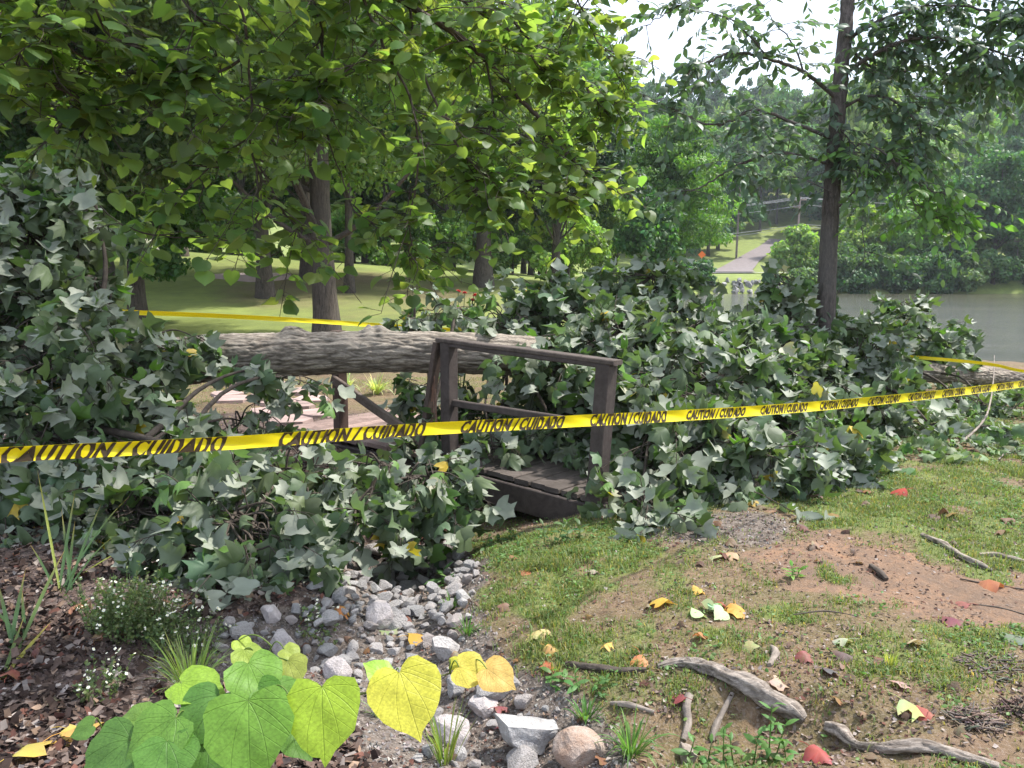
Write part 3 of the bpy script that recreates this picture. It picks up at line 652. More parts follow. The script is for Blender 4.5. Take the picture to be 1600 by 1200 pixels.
# flagstone path beyond the bridge
fl_m = plain('flagstone_surface', (.40,.29,.26), .9, .2, .3, 5, .4, dist=.01, attr=True)
far_end = P3(PB, 2*LEN+.9, WD/2, 0)
rng = np.random.default_rng(77); pth = [far_end[:2], np.array([-2.9, 9.2]), np.array([-3.4, 10.9]), np.array([-4.4, 13.0])]
fs_mb = []
for k in range(36):
    s = rng.uniform(0, 3); i = int(s); a = pth[i]*(1-(s-i)) + pth[i+1]*(s-i); T = norm(pth[i+1]-pth[i]); Nn = np.array([-T[1], T[0]])
    c = a + Nn*rng.uniform(-.55, .55)
    if any(np.hypot(*(c-q)) < .34 for q in fs_mb): continue
    fs_mb.append(c); n = 7; th = np.sort(rng.uniform(0, 2*np.pi, n)); th = np.linspace(0, 2*np.pi, n, endpoint=False)+rng.uniform(-.25, .25, n)
    r_ = rng.uniform(.19, .27, n); z = hz(*c); mb = MB(); top = np.column_stack([np.cos(th)*r_, np.sin(th)*r_, np.full(n, .03)]); bot = top*np.array([1.03, 1.03, 1])-np.array([0, 0, .07])
    mb.poly(np.vstack([top, bot]), [tuple(range(n))]+[(n+j, n+(j+1) % n, (j+1) % n, j) for j in range(n)], (.40,.29,.26)*(1+np.array([1,1,1])*rng.uniform(-.2, .2)))
    o_ = mb.build('flagstone', fl_m, smooth=False); o_.location = (c[0], c[1], z+.01); tag(o_, 'pinkish flagstone in the path beyond the footbridge', 'flagstone', 'flagstones of the path beyond the bridge')
# ------------------------------------------------------------------ fallen tree: trunk
KN = [(462, .2), (588, .2)]
LOGP = np.array([cam_pt(-420, 622, 6.3), cam_pt(-120, 606, 6.4), cam_pt(80, 592, 6.5), cam_pt(330, 559, 6.65), cam_pt(560, 550, 6.75), cam_pt(720, 551, 6.8), cam_pt(800, 556, 6.9), cam_pt(950, 560, 7.3),
        cam_pt(1150, 566, 8.0), cam_pt(1390, 578, 9.2), cam_pt(1500, 585, 9.8), cam_pt(1640, 594, 10.6), cam_pt(1800, 600, 11.5)])
LOGR = np.array([.225, .22, .215, .20, .184, .174, .166, .152, .14, .13, .12, .11, .09])
def resample(P, R, step):
    d = np.r_[0, np.cumsum(np.linalg.norm(np.diff(P, axis=0), axis=1))]; s = np.arange(0, d[-1], step)
    # smooth (catmull via cubic of cumulative)
    from_ = [np.interp(s, d, P[:, k]) for k in range(3)]
    ker = np.hanning(int(.8/step)|1); ker /= ker.sum(); pad = len(ker)//2
    sm = [np.convolve(np.pad(c, pad, mode='edge'), ker, 'valid') for c in from_]
    return np.stack(sm, -1), np.interp(s, d, R), s
LP, LR, LS = resample(LOGP, LOGR, .012)
kn_s = []
for px, _ in KN:
    pxs = (LP[:, 0]/np.maximum(LP[:, 1], .1)); k = np.argmin(abs(LP[:, 0]/(LP[:, 1]*math.cos(PITCH)+(CAMZ-LP[:, 2])*math.sin(PITCH))*F+800-px)); kn_s.append(LS[k])
ft = empty('fallen_tree', (LP[300][0], LP[300][1], 0), 0, 'big fallen tree lying across the footbridge with its grey-green leafy crown to the right', 'fallen tree')
def lw(o_, root): o_.location = tuple(-np.array(root.location)); return o_
FIS = {}
def log_disp(P_, th, rr):
    n = len(P_); S_ = LS[:n, None]; TH = th[None]; c = np.cos(TH); s = np.sin(TH)
    q = np.stack(np.broadcast_arrays(c*rr*1.0*30, s*rr*30, S_*4.6 + 0*TH), -1)
    w1 = fbm(q*np.array([.35, .35, .5]) + 40, 3)-.5
    q[..., 0] += w1*3; q[..., 1] += w1*3
    rid = 1-abs(fbm(q, 3)-.5)*5; rid = np.clip(rid, 0, 1); br2 = np.clip(1-abs(fbm(q*np.array([.6, .6, 2.2])+70, 2)-.5)*9, 0, 1)*.7; rid = np.maximum(rid, br2); FIS['c'] = rid
    q2_ = np.stack(np.broadcast_arrays(c*rr*60, s*rr*60, S_*14 + 0*TH), -1)
    out = rr*(1+.035*np.sin(TH*2+S_*.7)+.03*np.sin(S_*2.1+1)) - .012*rid**1.4 + .010*(fbm(q2_, 3)-.5)*2 + .02*(fbm(q*.12, 2)-.5)
    for kk, ks in enumerate(kn_s):   # burls on the top side
        g = np.exp(-(abs(S_-ks)/.10)**3.5)*np.exp(-((np.angle(np.exp(1j*(TH-kth))))/.5)**2)
        out = out + g*(.045+.035*(fbm(q2_*1.2, 3)-.5)*2)
        g2 = np.exp(-((S_-ks-.0)/.2)**2)*np.exp(-((np.angle(np.exp(1j*(TH-kth))))/.9)**2); out = out + g2*.02*(fbm(q2_*.8, 3)-.5)*2
    return out
# angle that points up in the tube's frame:  A = T x z, B = T x A ; up = -B roughly
kth = -math.pi/2
mb = MB(); mb.tube(LP, LR, 150, disp=log_disp, cap=False); mb.c = [np.tile(FIS['c'].reshape(-1, 1), (1, 3))]; lw(mb.build('trunk', M['bark'], ft), ft)
# broken stub beside the bridge post
sp = cam_pt(790, 562, 6.7); mb = MB(); u = np.linspace(0, 1, 9)[:, None]
Q = sp + u*np.array([.22, -.20, -.10]) + np.sin(u*3)*np.array([0, 0, .03])
mb.tube(Q, .05*(1-.45*u[:, 0])+.012*np.sin(u[:, 0]*9), 14); lw(mb.build('limb_stub', M['bark'], ft), ft)
# ------------------------------------------------------------------ leafy masses from blobs
TC = np.array([.085,.122,.060])
def spray_mass(root, blobs, trunkP, trunkR, seed, leaf=(.080,.155), tcol=TC, density=1.0, branch_mat=None, flip=.45, yellow=.012):
    rng = np.random.default_rng(seed); lf = MB(); LFpos = []; 
    for bi, b in enumerate(blobs):
        px, py, rx, ry, d = b[:5]; dens = b[5] if len(b) > 5 else 1.0
        c = cam_pt(px, py, d); R3 = np.array([max(rx/F*d-.05, .08), max(.24, .5*(rx+ry)/F*d*.8), max(ry/F*d-.04, .06)])
        br_ = MB()
        # main bough from nearest trunk point
        dd_ = np.linalg.norm(trunkP-c, axis=1) + (4*(trunkP[:, 0] < 1.3) if px > 930 else 0); k = np.argmin(dd_); a0 = trunkP[k]
        u = np.linspace(0, 1, 10)[:, None]; e = c + rng.normal(size=3)*R3*.3
        wob = np.column_stack([np.sin(u*5+bi), np.cos(u*4+bi), np.sin(u*3.3+2*bi)])*.05*np.linalg.norm(e-a0)*np.sin(u*np.pi)
        B = a0*(1-u)+e*u + wob; B[:, 2] += .10*np.sin(u[:, 0]*np.pi)
        br_.tube(B, np.linspace(.020, .008, 10)*(.7+.5*rng.random()), 8)
        area = (R3[0]*R3[2] + R3[1]*(R3[0]+R3[2])*.6)
        ns = int(66*area*dens*density/.25)+4; nodes = B
        for s_ in range(ns):
            dr = norm(rng.normal(size=3)); 
            if dr[1] > .2 and rng.random() < .45: dr[1] *= -1           # the camera is not the reason: branches reach out of the heap towards the open side
            rad = .35+.62*rng.random()**.6
            st_ = c + dr*R3*rad
            gz = hz(st_[0], st_[1])
            if st_[2] < gz+.03: st_[2] = gz+.03+.1*rng.random()
            out = norm(dr*np.array([1, 1, .6]) + np.array([0, 0, -.25]) + .45*rng.normal(size=3))
            Ls = rng.uniform(.12, .36)*(1.9 if rng.random() < .12 else 1); uu = np.linspace(0, 1, 7)[:, None]
            Tw = st_ + out*Ls*uu + np.array([0, 0, -1])*(.28*Ls*uu**2)
            Tw[:, 2] = np.maximum(Tw[:, 2], gz+.02)
            br_.tube(Tw, np.linspace(.0045, .002, 7), 4, cap=False)
            if rng.random() < .55:    # woody branchlet back to the bough
                nd = nodes[np.argmin(np.linalg.norm(nodes-st_, axis=1))]
                Q = nd*(1-uu)+st_*uu + rng.normal(size=3)*.05*np.sin(uu*np.pi); br_.tube(Q, np.linspace(.009, .0045, 7), 5, cap=False)
            nl = rng.integers(6, 11); tt = rng.uniform(.1, 1.05, nl).clip(0, 1)
            pp = np.stack([np.interp(tt, uu[:, 0], Tw[:, k_]) for k_ in range(3)], -1)
            side = norm(np.cross(out, rng.normal(size=(nl, 3)))); pet = side*.5+out*.5+np.array([0, 0, -.35])
            pl = rng.uniform(.03, .09, nl)[:, None]; base = pp + norm(pet)*pl
            for a_, b_ in zip(pp, base): br_.tube([a_, (a_+b_)/2+np.array([0, 0, .004]), b_], .0016, 3, cap=False)
            ax = norm(out*.5 + side*.45 + np.array([0, 0, -.85]) + .35*rng.normal(size=(nl, 3)))
            nm = norm(np.array([0, 0, .75]) + dr*.6 + .75*rng.normal(size=(nl, 3)))
            nm = np.where(rng.random((nl, 1)) < flip, -nm, nm)
            sz = rng.uniform(leaf[0], leaf[1], nl)*np.where(rng.random(nl) < .2, .65, 1)
            cc = vary(tcol, nl, .30, rng, .08)
            yl = rng.random(nl) < yellow; cc[yl] = np.array([.42, .30, .04]); gl = rng.random(nl) < .07; cc[gl] = np.array([.10, .19, .04])
            base[:, 2] = np.maximum(base[:, 2], gz+.015)
            put_leaves(lf, LT, base, frames(ax, nm), sz, cc, rng)
        lw(br_.build('branch', branch_mat or M['twig'], root), root)
    lw(lf.build('foliage', M['tulip'], root), root)
RIGHT = [(870,480,85,45,7.7),(790,505,50,35,7.5),(1000,455,85,48,8.2),(955,540,105,70,7.0),(1100,533,105,46,7.6),(1190,520,70,38,8.2),(1214,440,15,30,8.6,1.2),
  (1030,620,95,75,6.2),(1150,615,115,80,6.6),(1050,710,85,70,5.7),(1175,705,100,62,5.7),(1290,705,75,50,5.9),(1000,790,40,40,5.15),(1010,835,30,18,5.0),(1120,765,50,22,5.5),
  (1360,560,60,60,8.5),(1335,640,70,55,7.5),(1435,526,70,26,9.9),(1395,490,50,24,10.5),(1475,540,38,14,10.2,.6),(1240,600,70,70,7.4),
  (885,600,55,40,7.6,.8),(830,665,75,38,7.6,.8),(800,655,80,30,6.9,.8),(865,562,70,26,6.55,.9),(690,690,50,22,6.5,.7),(770,700,36,18,6.3,.6),(890,670,60,34,6.6,.8),(880,730,30,16,6.2,.4),(665,620,38,42,7.3,.8),(760,650,45,32,7.6,.6),(700,488,45,18,7.2,.9),(640,500,20,12,7.0,.6),(1265,520,40,45,8.9),(900,690,40,25,6.6,.7),
  (1405,665,35,25,8.0,.35),(1520,640,60,30,8.8,.25),(1500,690,80,18,7.4,.22),(1600,650,50,40,8.6,.3)]
LEFT = [(40,370,85,90,5.9),(120,300,34,30,6.0,.6),(150,330,30,22,6.0,.5),(60,480,95,70,5.7),(150,455,38,45,5.9,.6),(80,590,110,60,5.5),(205,560,65,38,5.9,.7),(270,528,55,14,6.2,.35),
  (405,572,26,18,6.3,.3),(455,585,20,12,6.35,.3),(250,640,70,38,5.9,.5),(390,650,55,34,6.2,.5),(110,720,130,62,5.2),(310,755,110,60,5.0),(450,755,70,60,5.0),(230,785,105,46,4.75,.8),(370,835,105,60,4.35),
  (475,792,50,40,4.7),(400,842,55,26,4.35),(600,725,45,22,5.5,.7),(662,745,58,38,5.4,.9),(565,775,40,40,5.1,.8),(20,775,50,44,5.0,.8),(705,782,38,18,5.4,.6)]
spray_mass(ft, RIGHT, LP[250:], LR, 501)
LB = np.array([cam_pt(-150, 820, 5.6), cam_pt(-20, 700, 5.5), cam_pt(110, 660, 5.4), cam_pt(250, 690, 5.2), cam_pt(370, 730, 5.05), cam_pt(500, 748, 5.2), cam_pt(600, 800, 5.3)])
LBp, LBr, _ = resample(LB, np.linspace(.05, .018, 7), .02)
fb = empty('fallen_branch', (LBp[100][0], LBp[100][1], 0), 0, 'heap of broken leafy boughs piled over the left end of the log', 'fallen branch')
mb = MB(); mb.tube(LBp, LBr*.7, 10)
for q in ([(120,660,5.4),(80,500,5.8),(40,330,5.9)], [(-20,700,5.5),(100,560,5.7),(140,260,6.05)], [(110,660,5.4),(170,420,5.9),(150,330,6)]):
    a_ = np.array([cam_pt(*p_) for p_ in q]); r_, rr_, _ = resample(a_, [.03, .018, .006], .03); mb.tube(r_, rr_, 8)
lw(mb.build('bough', M['twig'], fb), fb)
skel = np.vstack([LBp] + [np.linspace(cam_pt(120,660,5.4), cam_pt(60,380,5.9), 40), np.linspace(cam_pt(110,660,5.4), cam_pt(150,320,6.0), 40)])
spray_mass(fb, LEFT, skel, None, 502, flip=.4)
# ------------------------------------------------------------------ standing tree at the right, with long drooping leaflets
def sm_path(pts, rad, step=.05, k=.5):
    P = np.array(pts, float); R = np.array(rad, float)
    d = np.r_[0, np.cumsum(np.linalg.norm(np.diff(P, axis=0), axis=1))]; n = max(int(d[-1]/step), 6); s = np.linspace(0, d[-1], n)
    # Catmull-Rom through the points
    t = np.interp(s, d, np.arange(len(P))); i = np.clip(t.astype(int), 0, len(P)-2); f = (t-i)[:, None]
    p0 = P[np.maximum(i-1, 0)]; p1 = P[i]; p2 = P[i+1]; p3 = P[np.minimum(i+2, len(P)-1)]
    Q = .5*((2*p1)+(-p0+p2)*f+(2*p0-5*p1+4*p2-p3)*f**2+(-p0+3*p1-3*p2+p3)*f**3)
    return Q, np.interp(s, d, R)
gs = cam_pt(1287, 590, 8.6); gs[2] = hz(gs[0], gs[1])
stt = empty('standing_tree', gs, 0, 'slender standing tree with rough brown bark rising out of the fallen crown', 'tree')
tp = [gs+np.array([-.03, 0, -.2]), cam_pt(1288, 540, 8.6), cam_pt(1292, 440, 8.6), cam_pt(1298, 330, 8.6), cam_pt(1305, 220, 8.65), cam_pt(1315, 110, 8.7), cam_pt(1325, 0, 8.8), cam_pt(1336, -130, 8.9), cam_pt(1340, -330, 9.1)]
TP, TR = sm_path(tp, [.13, .108, .098, .090, .084, .080, .074, .064, .04], .02)
def bark_disp(scale=26):
    def f(P_, th, rr):
        c = np.cos(th)[None]; s = np.sin(th)[None]; q = np.stack(np.broadcast_arrays(c*rr*scale, s*rr*scale, P_[:, 2:3]*5.), -1).copy()
        w1 = fbm(q*.4+9, 2)-.5; q[..., 0] += 2.5*w1; rid = np.clip(1-abs(fbm(q, 3)-.5)*5, 0, 1)
        return rr - .010*rid**1.4 + .006*(fbm(q*3, 2)-.5)
    return f
mb = MB(); mb.tube(TP, TR, 56, disp=bark_disp()); lw(mb.build('trunk', M['bark_up'], stt), stt)
def trunk_at(py):
    k = np.argmin(abs(TP[:, 2]-cam_pt(1300, py, 8.65)[2])); return TP[k]
def pinnate(lf, tw, Q, rng, tpl, leaf, col, n, droop=.5, spread=.5, transp=None):
    """sprays of leaflets along the path Q"""
    for _ in range(n):
        k = int(len(Q)*(1-rng.random()**1.5*.9)) - 1; k = max(k, 0); a = Q[k]; T = norm(Q[min(k+1, len(Q)-1)]-Q[max(k-1, 0)]+1e-6)
        o_ = norm(T*.5 + rng.normal(size=3)*np.array([1, 1, .55])); Ls = rng.uniform(.25, spread); u = np.linspace(0, 1, 7)[:, None]
        R_ = a + o_*Ls*u + np.array([0, 0, -1])*(droop*Ls*u**2); tw.tube(R_, np.linspace(.004, .0018, 7), 4, cap=False)
        m = 9; tt = np.linspace(.25, 1, m); pp = np.stack([np.interp(tt, u[:, 0], R_[:, j]) for j in range(3)], -1)
        sd_ = norm(np.cross(o_, [0, 0, 1.]))*np.where(np.arange(m) % 2, 1, -1)[:, None]; sd_[-1] = o_
        ax = norm(sd_*.8 + o_*.5 + np.array([0, 0, -.45]) + .3*rng.normal(size=(m, 3))); nm = norm(np.array([0, 0, 1.]) + .5*rng.normal(size=(m, 3)))
        cc = vary(col if not callable(col) else col(a), m, .25, rng, .08); put_leaves(lf, tpl, pp, frames(ax, nm), rng.uniform(leaf[0], leaf[1], m), cc, rng)
rng = np.random.default_rng(21); lf = MB(); EL2 = [(0,0),(.17,.16),(.27,.42),(.20,.72),(0,1.0)]; LV = [leaf_tpl(EL2, .45, .4, .3), leaf_tpl(EL2, .45, .15, .6, .2)]
DKG, LTG = (.075,.115,.075), (.11,.20,.04)  # LTG: sunlight on the lower right bough put into its leaf colour
ST = [ # points, radius, sprays, colour
 ([(1300,150,8.6),(1255,112,8.5),(1200,92,8.3),(1150,82,8.1),(1095,100,8.0),(1072,118,7.9)], .04, 34, DKG),
 ([(1290,215,8.6),(1235,190,8.4),(1180,172,8.2),(1120,195,8.0),(1050,172,7.9),(1005,150,7.8)], .035, 34, DKG),
 ([(1293,255,8.6),(1230,240,8.4),(1160,255,8.3),(1100,290,8.2),(1065,305,8.2)], .03, 26, DKG),
 ([(1200,92,8.3),(1170,55,8.2),(1130,25,8.2),(1085,15,8.1)], .018, 10, DKG),
 ([(1255,112,8.5),(1240,70,8.4),(1205,30,8.3),(1190,5,8.3)], .018, 12, DKG),
 ([(1085,100,8.0),(1090,130,8.0),(1072,150,7.9),(1040,180,7.8)], .014, 8, DKG),
 ([(1315,120,8.7),(1365,85,8.5),(1430,60,8.3),(1510,70,8.2),(1610,95,8.1)], .045, 80, DKG),
 ([(1320,60,8.7),(1380,30,8.5),(1450,10,8.4),(1540,15,8.3),(1620,40,8.2)], .04, 70, DKG),
 ([(1312,170,8.6),(1360,150,8.5),(1410,165,8.4),(1440,215,8.4),(1435,260,8.4)], .03, 55, DKG),
 ([(1320,60,8.7),(1370,110,8.8),(1450,110,8.9),(1540,130,8.9)], .03, 55, DKG),
 ([(1325,-20,8.8),(1400,-30,8.6),(1500,-40,8.5),(1600,-20,8.3)], .04, 40, DKG),
 ([(1325,-20,8.8),(1260,-50,8.6),(1150,-30,8.4),(1080,0,8.2),(1010,40,8.1)], .03, 22, DKG),
 ([(1305,260,8.6),(1345,225,8.4),(1390,245,8.2),(1440,290,8.1),(1485,305,8.0)], .024, 26, LTG),
 ([(1390,245,8.2),(1420,300,8.2),(1435,335,8.2),(1470,340,8.1)], .014, 16, LTG),
 ([(1300,300,8.5),(1260,282,8.4),(1230,275,8.3)], .012, 7, DKG),
 ([(1303,330,8.5),(1325,310,8.5),(1345,285,8.5),(1352,262,8.6)], .022, 7, (.07,.12,.04)),
 ([(1310,200,8.6),(1335,230,8.4),(1340,270,8.3)], .016, 20, DKG),
 ([(1345,350,8.6),(1350,400,8.6),(1330,430,8.7),(1300,470,8.7)], .008, 5, DKG)]
for pts, r0, ns, col in ST:
    P_ = [cam_pt(*q) for q in pts]; P_[0] = TP[np.argmin(np.linalg.norm(TP-P_[0], axis=1))] if r0 > .02 else P_[0]
    Q, R_ = sm_path(P_, np.linspace(r0, r0*.22, len(P_))*.62, .04); Q = Q + .012*rng.normal(size=Q.shape)*np.linspace(0, 1, len(Q))[:, None]
    tw = MB(); tw.tube(Q, R_, 8); pinnate(lf, tw, Q, rng, LV, (.08, .135), col, int(ns*(1.25 if pts[-1][0] > 1320 else .95)), .35, .65); lw(tw.build('branch', M['bark_up'], stt), stt)
lw(lf.build('foliage', M['compound'], stt), stt)
# ------------------------------------------------------------------ redbud overhanging the view, trunk outside the frame at the left
rb = empty('redbud_tree', (-2.9, .9, hz(-2.9, .9)), 0, 'overhanging tree with thin dark twigs and heart-shaped green leaves filling the upper left', 'tree')
rng = np.random.default_rng(33)
mb = MB(); b0 = np.array(rb.location); TK, TKr = sm_path([b0-[0, 0, .2], b0+[.1, .05, 1.2], b0+[.5, .2, 2.4], b0+[1.3, .6, 3.3]], [.14, .11, .09, .07], .04)
mb.tube(TK, TKr, 24, disp=bark_disp()); lw(mb.build('trunk', M['bark_up'], rb), rb)
lf = MB()
def redleaves(Q, tw, n, leaf=(.042, .074), col=(.082,.138,.047), side=.16, lo=0.0):
    """alternate heart leaves on short petioles, held nearly flat, tips hanging"""
    t_ = rng.uniform(lo, 1, n); idx = t_*(len(Q)-1); i = np.minimum(idx.astype(int), len(Q)-2); f = (idx-i)[:, None]; p_ = Q[i]*(1-f)+Q[i+1]*f
    T = norm(Q[i+1]-Q[i]); S_ = norm(np.cross(T, [0, 0, 1.]) + 1e-6)*np.where(rng.random(n) < .5, 1, -1)[:, None]
    pd = norm(S_ + T*.4 + .5*rng.normal(size=(n, 3))); pl = rng.uniform(.03, .07, n)[:, None]; b_ = p_ + pd*pl
    for a_, c_ in zip(p_, b_): tw.tube([a_, c_], .0011, 3, cap=False)
    ax = norm(pd*.9 + np.array([0, 0, -.2]) + .2*rng.normal(size=(n, 3))); nm = norm(np.array([0, -.12, 1.1]) + .30*rng.normal(size=(n, 3)))
    cc = vary(col, n, .28, rng, .10); br_ = rng.random(n) < .14; cc[br_] *= 1.5
    put_leaves(lf, LH, b_, frames(ax, nm), rng.uniform(leaf[0], leaf[1], n), cc.clip(0, .6), rng)
RB = [ # pts, r0, n sub twigs
 ([(540,-70,3.0),(640,8,3.2),(700,45,3.3),(760,95,3.5),(830,170,3.7),(880,235,3.9),(960,310,4.2)], .020, 26),
 ([(560,-60,3.0),(590,60,3.1),(640,150,3.2),(652,240,3.3),(640,330,3.4),(642,385,3.4)], .008, 17),
 ([(640,8,3.2),(655,100,3.3),(695,185,3.4),(730,250,3.5),(800,290,3.7),(900,305,4.0)], .007, 17),
 ([(380,-60,2.8),(386,60,2.9),(390,160,3.0),(400,240,3.1),(408,325,3.2)], .008, 18),
 ([(386,85,2.9),(345,112,2.9),(280,118,2.9),(190,112,2.9),(110,120,2.9)], .006, 14),
 ([(-60,-50,2.6),(20,15,2.6),(70,45,2.6),(120,90,2.7),(200,100,2.8)], .009, 18),
 ([(-60,60,2.7),(10,60,2.7),(60,120,2.7),(130,155,2.8),(190,180,2.9)], .007, 14),
 ([(120,-60,2.6),(150,10,2.6),(180,60,2.7),(240,80,2.8),(300,70,2.8)], .007, 16),
 ([(408,325,3.2),(385,360,3.2),(330,372,3.2),(250,368,3.1),(215,360,3.1)], .004, 8),
 ([(400,210,3.1),(360,235,3.1),(310,280,3.1),(270,320,3.1),(235,330,3.1)], .004, 10),
 ([(405,260,3.1),(440,320,3.2),(470,365,3.3)], .004, 9),
 ([(480,-60,3.0),(505,60,3.1),(500,150,3.2),(520,240,3.3),(552,320,3.4)], .007, 18),
 ([(552,320,3.4),(600,365,3.5),(660,388,3.6),(690,380,3.6)], .004, 10),
 ([(760,-60,3.3),(800,30,3.5),(850,80,3.7),(910,130,3.9),(955,190,4.1)], .008, 22),
 ([(880,-60,3.6),(910,20,3.8),(945,80,4.0),(965,130,4.1)], .007, 15),
 ([(280,-60,2.8),(300,20,2.8),(330,60,2.9),(350,150,3.0),(330,200,3.0)], .006, 14),
 ([(600,-60,3.1),(700,-10,3.3),(780,40,3.5),(850,110,3.7)], .008, 16),
 ([(695,185,3.4),(740,200,3.6),(820,210,3.8),(900,250,4.0)], .005, 14),
 ([(760,95,3.5),(770,180,3.6),(750,250,3.6),(765,310,3.7)], .005, 14),
 ([(590,60,3.1),(540,110,3.1),(480,130,3.1),(440,180,3.1)], .005, 12),
 ([(940,-50,4.0),(880,60,4.0),(870,160,4.1),(900,220,4.2)], .006, 13),
 ([(-80,120,2.9),(-20,150,2.9),(20,200,3.0)], .005, 8)]
LIMB = [sm_path([TK[-1], b0+[1.9, 1.2, 3.45], b0+[2.4, 2.0, 3.2], b0+[2.75, 2.7, 2.9]], [.055, .04, .03, .022], .05),
        sm_path([TK[-6], b0+[.7, .9, 2.6], b0+[.9, 1.6, 2.45]], [.05, .03, .015], .05),
        sm_path([TK[-1], b0+[2.6, 1.0, 3.7], b0+[3.4, 1.8, 3.4], b0+[3.9, 2.5, 2.95]], [.05, .035, .03, .02], .05)]
LN = np.vstack([q[0] for q in LIMB])
for q, r_ in LIMB:
    mb = MB(); mb.tube(q, r_, 12); lw(mb.build('limb', M['bark_up'], rb), rb)
for pts, r0, ns in RB:
    P_ = [cam_pt(*q) for q in pts]
    if pts[0][1] < 0 or pts[0][0] < 0:
        nd = LN[np.argmin(np.linalg.norm(LN-P_[0], axis=1))]; P_ = [nd, (nd+P_[0])/2+np.array([0, 0, .12])] + P_
    Q, R_ = sm_path(P_, np.linspace(r0, r0*.35, len(P_)), .035); off = rng.normal(size=Q.shape); ker = np.ones(5)/5
    off = np.stack([np.convolve(off[:, k], ker, 'same') for k in range(3)], -1); Q = Q + .018*off*np.linspace(0, 1, len(Q))[:, None]
    tw = MB(); tw.tube(Q, R_, 6); n0 = len(Q)
    for _ in range(int(ns*(1.25 if min(q[1] for q in pts) < 120 else .8))):
        k = int(n0*(.25+.74*rng.random())) - 1; a = Q[k]; T = norm(Q[min(k+2, n0-1)]-Q[max(k-2, 0)])
        o_ = norm(T*.7 + rng.normal(size=3)*np.array([1, 1, .35]) + np.array([0, 0, -.12])); Ls = rng.uniform(.15, .40); u = np.linspace(0, 1, 9)[:, None]
        S2 = a + o_*Ls*u + np.array([0, 0, -1])*(.22*Ls*u**2) + .01*np.sin(u*9+_)*rng.normal(size=3); tw.tube(S2, np.linspace(.0028, .0012, 9), 4, cap=False)
        redleaves(S2, tw, int(rng.integers(8, 13)), lo=.1)
    redleaves(Q[int(n0*.35):], tw, int(n0*.12)+2)
    lw(tw.build('branch', M['twig'], rb), rb)
# upper canopy, higher than the picture reaches, that shades the left half
for k in range(28):
    e = np.array([rng.uniform(-2.6, 1.0 if k < 20 else .2), rng.uniform(5.6, 9) if k < 20 else rng.uniform(4.6, 5.8), rng.uniform(4.5, 5.6)]); s0 = LIMB[k % 3][0][int(len(LIMB[k % 3][0])*rng.uniform(.3, .9))]
    Q, R_ = sm_path([s0, s0*.6+e*.4+np.array([0, 0, .7]), e, e+np.array([rng.normal()*.4, .8, -.1])], [.022, .014, .009, .004], .06); tw = MB(); tw.tube(Q, R_, 6)
    for _ in range(34):
        i_ = int(len(Q)*(.35+.63*rng.random())); i_ = min(i_, len(Q)-2); a = Q[i_]; o_ = norm(rng.normal(size=3)*[1, 1, .3]); u = np.linspace(0, 1, 6)[:, None]; S2 = a+o_*rng.uniform(.3, .8)*u; tw.tube(S2, .002, 3, cap=False); redleaves(S2, tw, 9)
    lw(tw.build('branch', M['twig'], rb), rb)
lw(lf.build('foliage', M['redbud'], rb), rb)
# ------------------------------------------------------------------ caution tape
W0 = 2100.
def tape_d(u): return 1.9*W0/(W0-u)
tk = [(-160, 721), (0, 711), (200, 701), (400, 689.5), (640, 672), (900, 658), (1060, 649.5), (1200, 640.5), (1350, 628), (1500, 612), (1600, 599.5), (1720, 583)]
Tp, Tw = sm_path([cam_pt(x, y, tape_d(x)) for x, y in tk], [.036, .0385, .0385, .040, .043, .050, .053, .056, .062, .066, .066, .068], .01)
yel, t, o = new_mat('yellow_tape_plastic'); l = t.links.new
p = N(t, 'ShaderNodeBsdfPrincipled', Roughness=.32); p.inputs['Base Color'].default_value = (.86, .72, .012, 1); p.inputs['Specular IOR Level'].default_value = .5
bp = N(t, 'ShaderNodeBump', Strength=.3, Distance=.004); l(noise_out(t, 12, 4, .6, objc(t)), bp.inputs['Height']); l(bp.outputs[0], p.inputs['Normal'])
tr = N(t, 'ShaderNodeBsdfTranslucent'); tr.inputs['Color'].default_value = (.85, .72, .02, 1)
s = N(t, 'ShaderNodeMixShader', Fac=.3); l(p.outputs[0], s.inputs[1]); l(tr.outputs[0], s.inputs[2]); l(s.outputs[0], o.inputs[0])
ink = plain('tape_ink', (.045, .028, .012), .5, .3, .1, 10, 0)
def tape_frame(Tp):
    T = norm(np.gradient(Tp, axis=0)); out = norm(np.cross(T, [0, 0, 1.])); 
    if out[len(out)//2][1] > 0: out = -out
    up = norm(np.cross(out, T)*np.sign(np.cross(out, T)[:, 2:3])); return T, out, up
def tape(name, Tp, Tw, label, twist):
    T, out, up = tape_frame(Tp); s_ = np.r_[0, np.cumsum(np.linalg.norm(np.diff(Tp, axis=0), axis=1))]
    tw = twist(s_); c, sn = np.cos(tw)[:, None], np.sin(tw)[:, None]; upr, outr = up*c+out*sn, out*c-up*sn
    mb = MB(); k = 9; n = len(Tp); V = []
    def surf(v, off):   # v in -.5...5 across the tape, slight curl
        cur = .10*(4*v*v-1)
        return Tp + upr*(Tw*v)[:, None] + outr*((Tw*cur)[:, None] + off + .0015*np.sin(s_*23+v*5)[:, None])
    i, j = np.meshgrid(np.arange(n-1), np.arange(k-1), indexing='ij'); q = np.stack([i*k+j, (i+1)*k+j, (i+1)*k+j+1, i*k+j+1], -1).reshape(-1, 4)
    for off, fl in ((.0003, 1), (-.0003, -1)):
        V = np.stack([surf(v, off) for v in np.linspace(-.5, .5, k)], 1).reshape(-1, 3); mb.add(V, q if fl > 0 else q[:, ::-1], (.8, .66, .02))
    return mb, surf, s_, T, upr, outr
